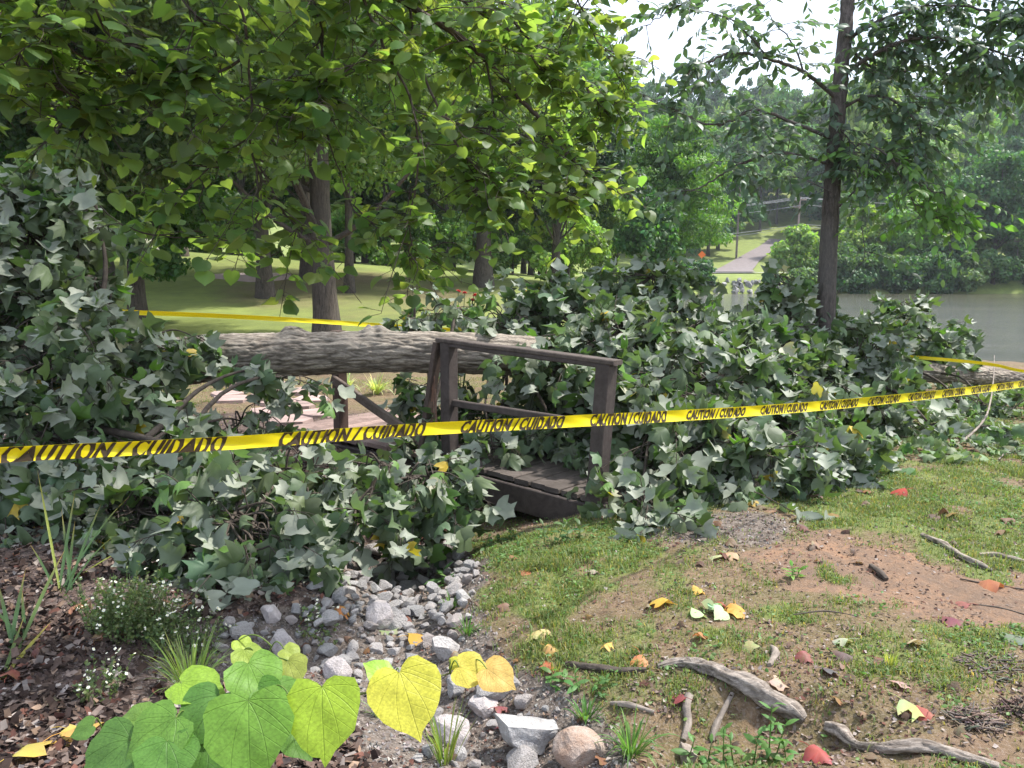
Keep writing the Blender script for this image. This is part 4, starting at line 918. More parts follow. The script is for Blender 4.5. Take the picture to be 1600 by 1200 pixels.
nt_, surf, S_, TT, UP, OUT = tape('caution_tape', Tp, Tw, '', lambda s: .10*np.sin(s*1.3+.5) + .05*np.sin(s*4.1))
tape_o = nt_.build('caution_tape', yel); tag(tape_o, 'near yellow caution tape with dark lettering stretched across the whole view', 'caution tape')
# lettering laid on the tape
def text_mesh(txt):
    cu = bpy.data.curves.new('lettering', 'FONT'); cu.body = txt; cu.size = 1; cu.offset = .06; cu.resolution_u = 2; cu.space_character = 1.12
    ob = bpy.data.objects.new('lettering', cu); COL.objects.link(ob); bpy.context.view_layer.update()
    me = ob.to_mesh(); V = np.array([v.co[:] for v in me.vertices]); me.calc_loop_triangles(); Fa = np.array([list(tr_.vertices) for tr_ in me.loop_triangles])
    ob.to_mesh_clear(); bpy.data.objects.remove(ob); bpy.data.curves.remove(cu); return V, Fa
import bmesh
V0, F0 = text_mesh("CAUTION / CUIDADO")
x0, x1 = V0[:, 0].min(), V0[:, 0].max(); y0, y1 = V0[:, 1].min(), V0[:, 1].max()
yc1 = .73; yc0 = -.03; Vn = np.column_stack([(V0[:, 0]-x0)/(x1-x0), ((V0[:, 1]-yc0)/(yc1-yc0)).clip(-.04, 1.04)])
# cut long triangles along the tape so the letters follow the sag
def s_at(px):
    # arc length where the tape passes image column px
    u = Tp[:, 0]/(Tp[:, 1]*math.cos(PITCH)+(CAMZ-Tp[:, 2])*math.sin(PITCH))*F + 800; return np.interp(px, u, S_)
sA, sB = s_at(437), s_at(722); PER = sB-sA; sT = s_at(665)-sA
mbL = MB(); k0 = int(math.floor((S_[0]-sA)/PER)); k1 = int(math.ceil((S_[-1]-sA)/PER))
Xg = TT; 
def on_tape(s, v, off=.0012):
    P_ = np.stack([np.interp(s, S_, Tp[:, a]) for a in range(3)], -1); up = np.stack([np.interp(s, S_, UP[:, a]) for a in range(3)], -1); ou = np.stack([np.interp(s, S_, OUT[:, a]) for a in range(3)], -1)
    w_ = np.interp(s, S_, Tw); cur = .10*(4*v*v-1); return P_ + up*(w_*v)[:, None] + ou*((w_*cur) + off + .0015*np.sin(s*23+v*5))[:, None]
for k in range(k0, k1+1):
    s = sA + k*PER + Vn[:, 0]*sT; st = 2.0 if k <= -1 else (1.75 if k <= 0 else (1.3 if k <= 2 else .95)); v = ((Vn[:, 1]-.5)*.88*st).clip(-.5, .5)
    s = s + (Vn[:, 1]-.5)*.02
    if s.min() < S_[0] or s.max() > S_[-1]: 
        s = s.clip(S_[0], S_[-1])
    mbL = MB(); mbL.add(on_tape(s, v), F0, (.03, .02, .01)); mbL.build('lettering', ink, tape_o, smooth=False)
# far tape looping behind the log
fk = [(-120, 470, 8.2), (60, 480, 8.3), (180, 487, 8.4), (330, 493, 8.6), (480, 501, 8.9), (600, 509, 9.2), (800, 522, 9.6), (1050, 535, 10), (1290, 548, 10.2), (1520, 566, 9.0), (1600, 580, 8.2), (1720, 590, 7.7)]
Fp, Fw = sm_path([cam_pt(*q) for q in fk], [.05]*9+[.034, .03, .028], .05)
m2, *_ = tape('caution_tape', Fp, Fw, '', lambda s: .25*np.sin(s*.9) + .2*np.sin(s*2.7))
fo = m2.build('caution_tape', yel); tag(fo, 'thinner-looking yellow tape stretched behind the log and across the lawn', 'caution tape')
u = Fp[:, 0]/(Fp[:, 1]*math.cos(PITCH)+(CAMZ-Fp[:, 2])*math.sin(PITCH))*F + 800
mbF = MB(); T_, o_, up_ = tape_frame(Fp); 
# ------------------------------------------------------------------ rocks of the dry creek
rk_m, t, o = new_mat('creek_rock'); l = t.links.new
oi = N(t, 'ShaderNodeObjectInfo').outputs['Random']; oc = objc(t)
vec = N(t, 'ShaderNodeVectorMath', _operation='ADD'); l(oc, vec.inputs[0]); l(oi, vec.inputs[1])
n1 = noise_out(t, 2.2, 6, .7, vec.outputs[0], .8); n3 = noise_out(t, 9, 5, .7, vec.outputs[0])
cr = N(t, 'ShaderNodeValToRGB'); l(oi, cr.inputs[0]); e = cr.color_ramp.elements; e[0].color = (.42,.39,.375,1); e[1].color = (.68,.64,.61,1)
for ps, c in ((.22, (.48,.44,.42,1)), (.45, (.35,.34,.335,1)), (.62, (.60,.57,.55,1)), (.82, (.45,.38,.35,1))): el = e.new(ps); el.color = c
b1 = mixc(t, ramp(t, n1, .4, .7, 0, .55), cr.outputs[0], (.52,.50,.48)); b1 = mixc(t, ramp(t, n3, .52, .72, 0, .65), b1, (.13,.11,.095))
p = N(t, 'ShaderNodeBsdfPrincipled', Roughness=.85); l(b1, p.inputs['Base Color']); p.inputs['Specular IOR Level'].default_value = .25
bp = N(t, 'ShaderNodeBump', Strength=.7, Distance=.12); l(n3, bp.inputs['Height']); l(bp.outputs[0], p.inputs['Normal']); l(p.outputs[0], o.inputs[0])
def fixed_rock_mat(name, a, b, sc=2.5):
    m, t, o = new_mat(name); l = t.links.new; q = noise_out(t, sc, 6, .65, objc(t), .5); q3 = noise_out(t, sc*5, 5, .7, objc(t))
    c = mixc(t, ramp(t, q, .35, .65), a, b); c = mixc(t, ramp(t, q3, .55, .75, 0, .5), c, (.15,.13,.12)); p = N(t, 'ShaderNodeBsdfPrincipled', Roughness=.85); l(c, p.inputs['Base Color']); p.inputs['Specular IOR Level'].default_value = .2
    bp = N(t, 'ShaderNodeBump', Strength=.5, Distance=.1); l(q3, bp.inputs['Height']); l(bp.outputs[0], p.inputs['Normal']); l(p.outputs[0], o.inputs[0]); return m
RK = [rock_mesh(400+k, 2, .07, 12, [(1,.8,.6),(1,.7,.7),(1,.9,.5),(.9,.8,.8)][k % 4]) for k in range(9)]
for m_ in RK: m_.materials.append(rk_m)
rnd_rock = rock_mesh(555, 3, .08, 3, (1, .85, .72), dlo=.75, dhi=.9); rnd_rock.materials.append(fixed_rock_mat('tan_rock', (.33,.22,.16), (.44,.36,.31), 1.5))
pale_rock = rock_mesh(560, 3, .16, 12, (1, .6, .55)); pale_rock.materials.append(fixed_rock_mat('pale_rock', (.50,.48,.46), (.28,.265,.26)))
wht_rock = rock_mesh(566, 3, .1, 12, (1, .8, .8)); wht_rock.materials.append(fixed_rock_mat('white_rock', (.58,.52,.50), (.42,.37,.35)))
occupied = []
def rock(px, py, wpx, me=None, label=None, group=None, rz=None, sink=.35):
    g = G(px, py+wpx*.12); d = np.linalg.norm(g-np.array([0, 0, CAMZ])); s = wpx/2/F*d*1.02
    o = bpy.data.objects.new('rock', me or RK[int(RNG.integers(0, 9))]); COL.objects.link(o)
    o.location = (g[0], g[1], g[2]+s*sink); o.scale = (s, s, s); o.rotation_euler = (RNG.uniform(-.3, .3), RNG.uniform(-.3, .3), RNG.uniform(0, 6.28) if rz is None else rz)
    occupied.append((g[0], g[1], s)); tag(o, label or 'angular grey rock among the others in the dry creek bed', 'rock', group or (None if label else 'rocks of the dry creek bed')); return o
BIG = [(822, 1158, 125, pale_rock, 'largest rock, long and pale grey, at the bottom edge of the view', -.15), (904, 1176, 74, rnd_rock, 'smooth rounded tan rock beside the largest pale rock', .3),
 (703, 1150, 66, wht_rock, 'upright pale rock below the yellow leaf, left of the largest rock', 1.1), (815, 1195, 62, RK[2], 'grey rock half cut by the bottom edge below the largest rock', .4),
 (522, 1053, 56, wht_rock, 'white blocky rock standing alone just above the bright green leaf', .5), (770, 1078, 84, RK[0], 'broad grey rock under the orange-yellow leaf', .1),
 (755, 1108, 54, wht_rock, 'pale squarish rock below the broad grey one', 2.), (716, 1076, 50, RK[4], 'pointed grey rock left of the broad one under the orange leaf', .9),
 (695, 1018, 54, RK[5], 'flat pale rock above the orange-yellow leaf', .2), (590, 965, 62, wht_rock, 'bright white-topped rock in the middle of the creek bed', .2),
 (618, 972, 48, RK[3], 'dark grey blocky rock leaning on the white-topped one', .7), (600, 905, 46, RK[1], 'large purplish grey rock high in the pile', 1.3),
 (640, 918, 44, RK[6], 'wide brown-grey rock beside the purplish one in the pile', .2), (423, 962, 38, wht_rock, 'light chalky stone at the left end of the creek bed', 2.2),
 (440, 1010, 52, wht_rock, 'pinkish pale rock above the olive leaves', .4), (380, 992, 42, RK[7], 'tan flat rock at the far left of the creek bed', .1),
 (583, 862, 40, RK[8], 'grey boulder at the shaded top left of the rock pile', .1), (698, 855, 24, wht_rock, 'small pale stone standing at the top right end of the pile', .4),
 (690, 872, 36, wht_rock, 'rounded white stone behind the broad-leaved weed', .3), (497, 915, 40, RK[2], 'slate-grey rock beside the drooping leaves at the left of the pile', .1)]
for px, py, wpx, me, lab, rz in BIG: rock(px, py, wpx, me, lab, None, rz, .4)
cnt = 0; tries = 0
while cnt < 279 and tries < 9000:
    tries += 1
    if RNG.random() < .66: px, py = RNG.uniform(470, 755), RNG.uniform(845, 1080)
    elif RNG.random() < .5: px, py = RNG.uniform(340, 620), RNG.uniform(940, 1030)
    else: px, py = RNG.uniform(640, 900), RNG.uniform(1040, 1198)
    g = G(px, py)
    if creek_d(g[0], g[1]) > (.37 if py < 985 else .33): continue
    big = py < 985
    s = RNG.uniform(.028, .062) if RNG.random() < (.85 if big else .4) else RNG.uniform(.016, .034)
    if any(math.hypot(g[0]-a, g[1]-b) < (s+c)*(.60 if big else .85) for a, b, c in occupied): continue
    o = bpy.data.objects.new('rock', RK[int(RNG.integers(0, 9))]); COL.objects.link(o); o.scale = (s, s, s)
    o.location = (g[0], g[1], hz(g[0], g[1])+s*.3+(.03*RNG.random() if big else 0)); o.rotation_euler = tuple(RNG.uniform(-.5, .5, 2))+(RNG.uniform(0, 6.28),)
    sm = s < .028
    zr = 'in the pile below the drooping leaves' if (py < 985 and px > 560) else ('in the left arm of the creek bed by the white-flowered weed' if py < 1030 and px <= 560 else ('between the yellow leaf and the grass edge' if py < 1110 else 'around the largest pale rock near the bottom edge'))
    zr = zr if not (py >= 985 and py < 1030 and px > 560) else 'just under the rock pile beside the grass edge'
    sz = 'small broken stone' if sm else ('chunky angular grey rock' if s > .047 else 'middling angular grey rock'); tag(o, sz + ' ' + zr, 'rock', sz + 's ' + zr)
    occupied.append((g[0], g[1], s)); cnt += 1
# ------------------------------------------------------------------ loose ground cover (stuff)
def scatter_xy(n, y0, y1, dens):
    """points inside the view wedge, density dens(x,y) in 0..1"""
    out = []
    while sum(map(len, out)) < n:
        m = 40000; y = y0 + (y1-y0)*RNG.random(m)**1.35; x = RNG.uniform(-1, 1, m)*(.72*y+.35); k = RNG.random(m) < dens(x, y); out.append(np.column_stack([x[k], y[k]]))
    P_ = np.vstack(out)[:n]; return np.column_stack([P_, height(P_[:, 0], P_[:, 1])])
gv = MB(); P_ = scatter_xy(7000, 1.9, 6.2, lambda x, y: masks(x, y)[1]); tet = np.array([(1,0,-.5),(-.5,.85,-.5),(-.5,-.85,-.5),(.1,0,.7)]); tf = np.array([(0,1,3),(1,2,3),(2,0,3),(0,2,1)])
def bits(mb, P_, tv, tf, sz, cols, flat=None):
    n = len(P_); q_ = rnd_dirs(n); r_ = rnd_dirs(n)
    if flat is not None: q_ = norm(q_*np.array([1, 1, flat])); r_ = norm(np.array([0, 0, 1.]) + flat*1.2*RNG.normal(size=(n, 3)))
    Fm = frames(q_, r_); V = np.einsum('nij,kj->nki', Fm, tv)*sz[:, None, None] + P_[:, None]
    mb.add(V.reshape(-1, 3), (tf[None]+(np.arange(n)*len(tv))[:, None, None]).reshape(-1, tf.shape[1]), np.repeat(cols, len(tv), 0))
bits(gv, P_, tet, tf, RNG.uniform(.003, .013, len(P_)), vary((.26,.235,.22), len(P_), .5, RNG, .05))
tag(gv.build('gravel', plain('gravel_bits', (.3,.3,.3), .9, .2, .3, 30, 0, attr=True), smooth=False), kind='stuff')
ch = MB(); P_ = scatter_xy(26000, 1.9, 7.5, lambda x, y: masks(x, y)[3]*(.35+.65*(n2(x, y, 3, 2, 31) > .45))); P_[:, 2] += RNG.uniform(.002, .02, len(P_))
chv = np.array([(-.35,0,0),(.35,.05,.03),(.28,1,.0),(-.22,.9,.05)]); chf = np.array([(0,1,2,3)])
pal = np.array([(.06,.04,.033),(.11,.075,.06),(.20,.15,.125),(.33,.28,.25),(.13,.06,.045),(.25,.17,.12)]); cc = pal[RNG.choice(6, len(P_), p=[.3,.26,.18,.08,.1,.08])]*(1+.2*RNG.normal(size=(len(P_), 1))).clip(.5, 1.5)
bits(ch, P_, chv, chf, RNG.uniform(.012, .045, len(P_)), cc, .5)
tag(ch.build('mulch', plain('mulch_bits', (.3,.3,.3), .9, .15, .3, 40, .0, attr=True), smooth=False), kind='stuff')
# dry bits over the bare soil and thin grass
lb = MB(); P_ = scatter_xy(30000, 1.9, 9, lambda x, y: (1-masks(x, y)[3])*(1-.45*masks(x, y)[2])*(.25+.75*(n2(x, y, 3.5, 2, 32) > .5))); P_[:, 2] += RNG.uniform(.001, .008, len(P_))
cc = pal[RNG.choice(6, len(P_), p=[.14,.22,.24,.12,.16,.12])]; bits(lb, P_, chv, chf, RNG.uniform(.004, .02, len(P_)), cc, .35)
tag(lb.build('leaf_litter', bpy.data.materials['mulch_bits'], smooth=False), kind='stuff')
# grass blades
def blades(mb, P_, h, wd, col, lean=.55, rng=RNG):
    n = len(P_); az = rng.uniform(0, 2*np.pi, n); d = np.column_stack([np.cos(az), np.sin(az), 0*az]); sd_ = np.column_stack([-np.sin(az), np.cos(az), 0*az])*wd[:, None]
    ln = (lean*rng.random(n))[:, None]; up = np.array([0, 0, 1.]); p0 = P_; p1 = P_ + (up*.6+d*ln*.35)*h[:, None]; p2 = P_ + (up*(1-.35*ln)+d*ln*1.1)*h[:, None]
    V = np.stack([p0-sd_, p0+sd_, p1+sd_*.7, p1-sd_*.7, p2], 1); k = np.arange(n)[:, None]*5
    mb.add(V.reshape(-1, 3), np.hstack([k, k+1, k+2, k+3]), np.repeat(col, 5, 0)); 
    # tips reuse the same vertices
    mb.f[3].append(np.hstack([k+3, k+2, k+4]) + mb.n - n*5); mb.m[3].append(np.zeros(n, int))
gb = MB(); nG = 120000
P_ = scatter_xy(nG, 2.0, 11.5, lambda x, y: (masks(x, y)[0].clip(0, 1)**1.2)*(.2+.8*sstep(.4, .6, n2(x, y, 6, 2, 41)))); n = len(P_)
hh = (.010+.026*RNG.random(n)**1.5)*(1+.8*sstep(.5, .7, n2(P_[:, 0], P_[:, 1], 1.7, 2, 42))); gc = vary((.125,.165,.055), n, .35, RNG, .15); dry = RNG.random(n) < .24; gc[dry] = vary((.26,.22,.10), int(dry.sum()), .3)
blades(gb, P_, hh, .0014+.0018*RNG.random(n), gc, 1.1)
tag(gb.build('grass', M['grass']), kind='stuff')
# small broad leaved ground cover (clover and seedlings)
cv = MB(); P_ = scatter_xy(9000, 2.0, 9.5, lambda x, y: (masks(x, y)[0].clip(0, 1))*sstep(.5, .62, n2(x, y, 2.6, 3, 51)) + .12*masks(x, y)[0]); n = len(P_); P_[:, 2] += RNG.uniform(.006, .03, n)
put_leaves(cv, SMALL, P_, frames(norm(rnd_dirs(n)*[1, 1, .3]), norm(np.array([0, 0, 1.])+.35*RNG.normal(size=(n, 3)))), RNG.uniform(.010, .026, n), vary((.10,.18,.05), n, .3)); tag(cv.build('ground_cover', M['grass']), kind='stuff')
# pale and green leaf scraps under the crowns at the right
ls = MB(); P_ = scatter_xy(2600, 5.5, 11, lambda x, y: sstep(1.5, 2.6, x)*sstep(5.6+.0*x, 7.4, y)*(n2(x, y, 2, 2, 61) > .42)); n = len(P_); P_[:, 2] += RNG.uniform(.01, .10, n)
put_leaves(ls, LT, P_, frames(norm(rnd_dirs(n)*[1, 1, .3]), norm(np.array([0, 0, 1.])+.7*RNG.normal(size=(n, 3)))), RNG.uniform(.04, .11, n), vary((.10,.15,.06), n, .4)); tag(ls.build('torn_leaves', M['tulip']), kind='stuff')
# ------------------------------------------------------------------ roots and sticks
def wood_piece(name, pts, rads, label, cat, mat=None, sides=18, z_off=.0, group=None, amp=.25, sink=.3):
    P_ = []
    for (px, py, *h), r in zip(pts, rads):
        g = G(px, py); P_.append(g + np.array([0, 0, (h[0] if h else 0) + r*(1-sink)]))
    Q, R_ = sm_path(P_, rads, .012)
    cc_ = {}
    def dp(P2, th, rr):
        s_ = np.arange(len(P2))[:, None]*.012; c, s = np.cos(th)[None], np.sin(th)[None]; q = np.stack(np.broadcast_arrays(c*3, s*3, s_*9+0*c), -1) + pts[0][0]
        tws = th[None] + s_*2.2; g = np.stack(np.broadcast_arrays(np.cos(tws)*4.5, np.sin(tws)*4.5, s_*2.2), -1) + pts[0][1]; gr_ = np.clip(1-abs(fbm(g, 3)-.5)*5.5, 0, 1); cc_['c'] = gr_
        return rr*(1 + amp*1.15*(fbm(q, 3)-.5)*2 - .30*gr_**1.5 + .10*(fbm(q*4, 2)-.5)*2)
    mb = MB(); mb.tube(Q, R_, sides, disp=dp); mb.c[0] = np.tile(cc_['c'].reshape(-1, 1), (1, 3)); o_ = mb.build(name, mat or M['root']); c = Q[len(Q)//2]
    me = o_.data; co = np.empty(len(me.vertices)*3); me.vertices.foreach_get('co', co); co = co.reshape(-1, 3)-c; me.vertices.foreach_set('co', co.ravel()); o_.location = c
    return tag(o_, label, cat, group)
wood_piece('exposed_root', [(1028,1044),(1065,1040),(1110,1052),(1140,1065),(1170,1082),(1200,1102),(1235,1118),(1256,1130)], [.010,.020,.030,.028,.040,.036,.034,.018], 'thick weathered grey root curling over the small bank', 'root', amp=.4, sides=30)
wood_piece('exposed_root', [(1290,1140),(1312,1152),(1335,1168),(1380,1175),(1440,1172),(1490,1186),(1560,1205)], [.020,.030,.017,.020,.024,.022,.016], 'long pale root along the bottom right corner', 'root', sides=24)
wood_piece('exposed_root', [(885,1040),(930,1048),(975,1052),(1010,1048)], [.012,.018,.016,.008], 'dark low root left of the thick grey root', 'root', M['twig'], amp=.3)
wood_piece('exposed_root', [(1440,838),(1475,855),(1500,872),(1530,886),(1550,893)], [.014,.022,.02,.018,.008], 'thin dark root crossing the bare path at the right', 'root', M['bark'])
wood_piece('exposed_root', [(1530,868),(1560,870),(1600,880)], [.010,.015,.012], 'short dark root at the right edge of the path', 'root', M['bark'])
wood_piece('broken_stick', [(1077,1090),(1072,1110),(1075,1135),(1068,1160)], [.016,.019,.015,.012], 'pale bare stick standing out vertically below the thick root', 'stick', M['twig_pale'], amp=.2)
wood_piece('broken_stick', [(1068,1172),(1075,1195)], [.020,.03], 'pale stump of wood at the bottom edge under the vertical stick', 'stick', M['twig_pale'])
wood_piece('broken_stick', [(955,1102),(985,1106),(1022,1115)], [.010,.013,.008], 'brownish stick lying in the weeds left of the vertical stick', 'stick', M['twig_pale'])
wood_piece('broken_stick', [(1205,1015),(1212,1026),(1202,1042)], [.012,.018,.010], 'short chunky pale stick above the thick root', 'stick', M['twig_pale'])
wood_piece('broken_stick', [(1145,1085),(1120,1135),(1112,1160)], [.008,.015,.010], 'forked grey root end beside the vertical stick', 'stick', M['twig_pale'], amp=.4)
wood_piece('broken_stick', [(1360,888),(1375,900),(1385,908)], [.016,.02,.013], 'stubby brown stick on the bare clay', 'stick', M['twig'])
wood_piece('broken_stick', [(185,893),(215,905),(235,925)], [.012,.015,.006], 'split brown stick lying on the mulch at the left', 'stick', M['twig_pale'])
wood_piece('broken_stick', [(1240,968,.02),(1290,966,.03),(1340,970,.02)], [.003,.004,.002], 'thin straight twig lying in the grass', 'twig', M['twig'], sides=6)
wood_piece('broken_stick', [(1500,905),(1550,915),(1600,922)], [.004,.006,.005], 'thin dark twig at the right edge below the short root', 'twig', M['twig'], sides=6)
wood_piece('broken_stick', [(1520,945),(1560,950),(1605,962)], [.003,.004,.003], 'lowest thin twig on the bare soil at the right edge', 'twig', M['twig'], sides=6)
wood_piece('dead_branch', [(1490,702,.02),(1515,690,.05),(1540,672,.15),(1548,640,.3),(1549,610,.45)], [.012,.012,.010,.008,.004], 'pale crooked dead branch arching up at the right beyond the path', 'branch', M['twig_pale'], sides=8)
wood_piece('dead_branch', [(1515,688,.04),(1530,694,.03),(1545,706,.02),(1552,716,.0)], [.012,.010,.008,.004], 'short pale branch lying beside the arching dead branch', 'branch', M['twig_pale'], sides=8)
wood_piece('dead_branch', [(1560,722,.02),(1580,712,.04),(1620,718,.02)], [.006,.008,.006], 'thin grey branch on the grass at the right edge', 'branch', M['twig_pale'], sides=8)
# bark piles at the lower right, twig drift by the bridge
def heap(px, py, rad, n, lo, hi, col, name, label, cat, h=.05):
    g = G(px, py); r = RNG.random(n)**.6*rad; a = RNG.uniform(0, 6.28, n); P_ = np.column_stack([g[0]+r*np.cos(a), g[1]+r*np.sin(a)*.7]); z = height(P_[:, 0], P_[:, 1]) + h*np.exp(-(r/rad*1.4)**2)*RNG.random(n)+.006
    mb = MB(); 
    for x, y, zz in zip(P_[:, 0], P_[:, 1], z):
        L_ = RNG.uniform(lo, hi); d = norm(np.array([RNG.normal()+.6, RNG.normal()*.6, RNG.normal()*.18])); c = np.array([x, y, zz]); mb.tube([c-d*L_/2, c+RNG.normal(size=3)*L_*.05, c+d*L_/2], RNG.uniform(.0015, .004), 4, vary(col, 1)[0], cap=False)
    o_ = mb.build(name, plain(name+'_surface', (.3,.3,.3), .9, .15, .3, 40, 0, attr=True)); tag(o_, label, cat); return o_
tag(heap(660, 818, .34, 420, .06, .28, (.13,.065,.045), 'twig_drift', None, None, .10), 'reddish-brown drift of twigs and pine needles above the rock pile', 'twig drift')
tag(heap(1525, 1130, .09, 150, .02, .08, (.20,.16,.13), 'bark_heap', None, None, .05), 'small heap of shredded bark near the long pale root', 'bark heap')
tag(heap(1598, 1112, .09, 110, .02, .07, (.16,.12,.10), 'bark_heap', None, None, .05), 'small heap of shredded bark at the right edge', 'bark heap')
tag(heap(1560, 1045, .16, 110, .02, .07, (.18,.14,.12), 'bark_heap', None, None, .02), 'thin strip of bark scraps in the grass at the right edge', 'bark heap')
# ------------------------------------------------------------------ fallen leaves
def one_leaf(px, py, wpx, col, tpl, label, group=None, tilt=.35, name='fallen_leaf', rz=None):
    g = G(px, py); d = np.linalg.norm(g-np.array([0, 0, CAMZ])); s = wpx/F*d*1.0
    tv, tf_ = tpl; mb = MB(); V = (tv-np.array([0, .5, 0]))*s*.95; V[:, 2] += .12*s*np.sin(V[:, 0]/s*4+px); c = (np.array(col)*.62+np.array([.26,.20,.14])*.16)*(1+.10*RNG.normal(size=(len(V), 3))); mb.add(V, tf_, c.clip(.01, .9))
    mb.tube(np.array([[0, -.5*s, 0], [.02*s, -.75*s, .02*s], [.1*s, -.95*s, .0]]), .0012, 4, np.array(col)*.8)
    o_ = mb.build(name, M['litter']); o_.location = (g[0], g[1], g[2]+.015+.08*s); o_.rotation_euler = (RNG.uniform(-tilt, tilt), RNG.uniform(-tilt, tilt), RNG.uniform(0, 6.28) if rz is None else rz)
    return tag(o_, label, 'leaf', group)
YL, OR, RD, BR, PG, TN = (.50,.33,.08), (.42,.19,.06), (.24,.06,.04), (.15,.08,.055), (.36,.42,.22), (.42,.31,.19)
one_leaf(50, 1170, 66, (.72,.52,.10), LT[0], 'large yellow leaf lying on the mulch in the bottom left corner', tilt=.15)
one_leaf(138, 1140, 56, (.72,.38,.09), LH[0], 'large orange leaf just right of the yellow one on the mulch', tilt=.2)
one_leaf(128, 1152, 44, (.70,.50,.12), LH[1], 'yellowish leaf half under the large orange one', tilt=.2)
for px, py, w_, c, tp_, lab in [(80,1095,28,TN,0,'tan orange leaf on the mulch above the large yellow one'),(110,957,28,(.45,.2,.1),1,'rusty orange curled leaf at the left, beside the iris leaves'),(125,990,26,(.30,.08,.05),0,'dark red and orange leaf just below the rusty curled one'),
 (150,997,24,(.42,.25,.13),1,'brown crumpled leaf left of the fluffy weed'),(20,1058,32,(.40,.12,.07),0,'red-brown leaf at the left edge on the mulch'),(10,872,24,(.35,.12,.06),1,'brown leaf at the left edge under the boughs'),(297,950,22,(.55,.20,.05),0,'orange leaf at the top of the fluffy weed'),
 (530,962,30,(.60,.28,.05),1,'orange-brown leaf lying on the rocks at the left'),(656,1000,34,(.62,.34,.03),0,'golden leaf lying on the rocks at the right'),(630,975,22,(.25,.06,.04),1,'dark red leaf between the rocks'),(608,990,30,PG,2,'pale green leaf lying among the rocks'),
 (838,998,38,(.72,.55,.25),2,'pale cream-yellow leaf at the left side of the grass'),(862,1022,22,(.60,.36,.09),0,'small orange leaf just below the cream-yellow one'),(860,1046,30,(.42,.09,.04),1,'red leaf beside the dark low root'),
 (1032,945,34,(.75,.46,.06),0,'bright yellow-orange leaf in the middle of the grass'),(1150,960,36,(.72,.40,.06),1,'yellow-orange leaf next to the pale green sprig'),(1010,1038,34,(.62,.25,.08),3,'orange and red leaf at the tip of the thick root'),
 (1118,872,22,(.60,.62,.35),2,'pale round leaf on the upper grass'),(1145,871,22,(.60,.38,.22),0,'pinkish leaf right of the pale round one'),(1090,925,24,(.72,.45,.08),1,'yellow leaf on the grass above the pale green sprig'),(1125,948,20,(.35,.06,.05),1,'small dark red leaf above the pale green sprig'),
 (1168,1017,26,(.45,.48,.22),2,'yellow-green leaf above the thick root'),(1402,772,22,(.60,.06,.05),1,'bright red leaf on the far grass at the right'),(1540,915,36,(.45,.16,.06),3,'rusty curled leaf on the bare path'),(1492,975,34,(.22,.05,.06),0,'dark maroon leaf on the grass at the right'),
 (1500,945,22,(.33,.08,.07),1,'small red leaf above the maroon one'),(1412,1072,28,(.50,.34,.28),0,'pinkish tan leaf on the lower right grass'),(1433,1118,40,(.50,.55,.20),1,'ragged yellow-green leaf at the lower right'),(1440,1118,30,(.40,.10,.07),0,'red leaf under the ragged yellow-green one'),
 (1283,1190,38,(.42,.05,.06),1,'bright red leaf at the bottom edge right of the thick root'),(1587,1003,28,(.16,.22,.17),2,'blue-grey leaf in the grass at the right edge'),(1310,1005,28,(.58,.66,.42),1,'pale green scrap of leaf in the middle of the grass'),(1428,1008,22,(.55,.48,.32),2,'cream leaf standing on edge in the grass'),
 (1300,1052,26,(.10,.09,.11),0,'dark grey leaf on the moss'),(1315,1030,28,(.12,.07,.07),1,'dark brown leaf on the grass above the grey one'),(1380,1038,24,(.20,.07,.05),0,'red-brown leaf beside the yellowing grass'),(1218,1073,24,(.60,.38,.28),2,'pink-orange leaf standing up behind the thick root'),
 (1258,1035,22,(.30,.08,.07),0,'small crimson leaf right of the chunky pale stick'),(822,898,20,(.50,.16,.07),0,'orange-red leaf at the shaded edge of the grass'),(925,897,20,(.40,.33,.28),2,'greyish tan curled leaf on the upper grass'),(950,1013,18,(.72,.5,.1),1,'slim yellow leaf in the grass'),
 (1095,997,20,(.58,.24,.10),0,'small orange leaf in the lower middle grass'),(1060,1090,30,(.25,.03,.05),1,'crimson leaf at the top of the vertical stick'),(1370,895,20,(.30,.13,.08),1,'brown leaf by the stubby stick'),(1172,790,20,(.62,.42,.10),0,'yellow leaf at the foot of the fallen crown'),
 (785,1110,24,(.28,.06,.07),1,'dark crimson leaf above the largest rock'),(795,1140,28,(.22,.05,.07),3,'maroon leaf lying on the largest rock')]:
    one_leaf(px, py, w_, c, LT[tp_], lab)
SC = [YL, OR, RD, BR, TN, (.35,.2,.12)]
names = {0: 'yellow', 1: 'orange', 2: 'red', 3: 'brown', 4: 'tan', 5: 'brown'}
for k in range(95):
    py = RNG.uniform(770, 1195); px = RNG.uniform(0, 1600) if py > 860 else RNG.uniform(1080, 1600)
    if 430 < px < 700 and py > 1040: continue
    ci = int(RNG.choice(6, p=[.08, .14, .16, .28, .16, .18])); side = px < 700
    one_leaf(px, py, RNG.uniform(9, 20), np.array(SC[ci])*RNG.uniform(.4, .8), LT[int(RNG.integers(0, 4))], f'small {names[ci]} leaf scattered over the ' + ('mulch and stones at the left' if side else 'grass and soil at the right'), f'small {names[ci]} leaves scattered ' + ('on the mulch' if side else 'on the grass'), .5)
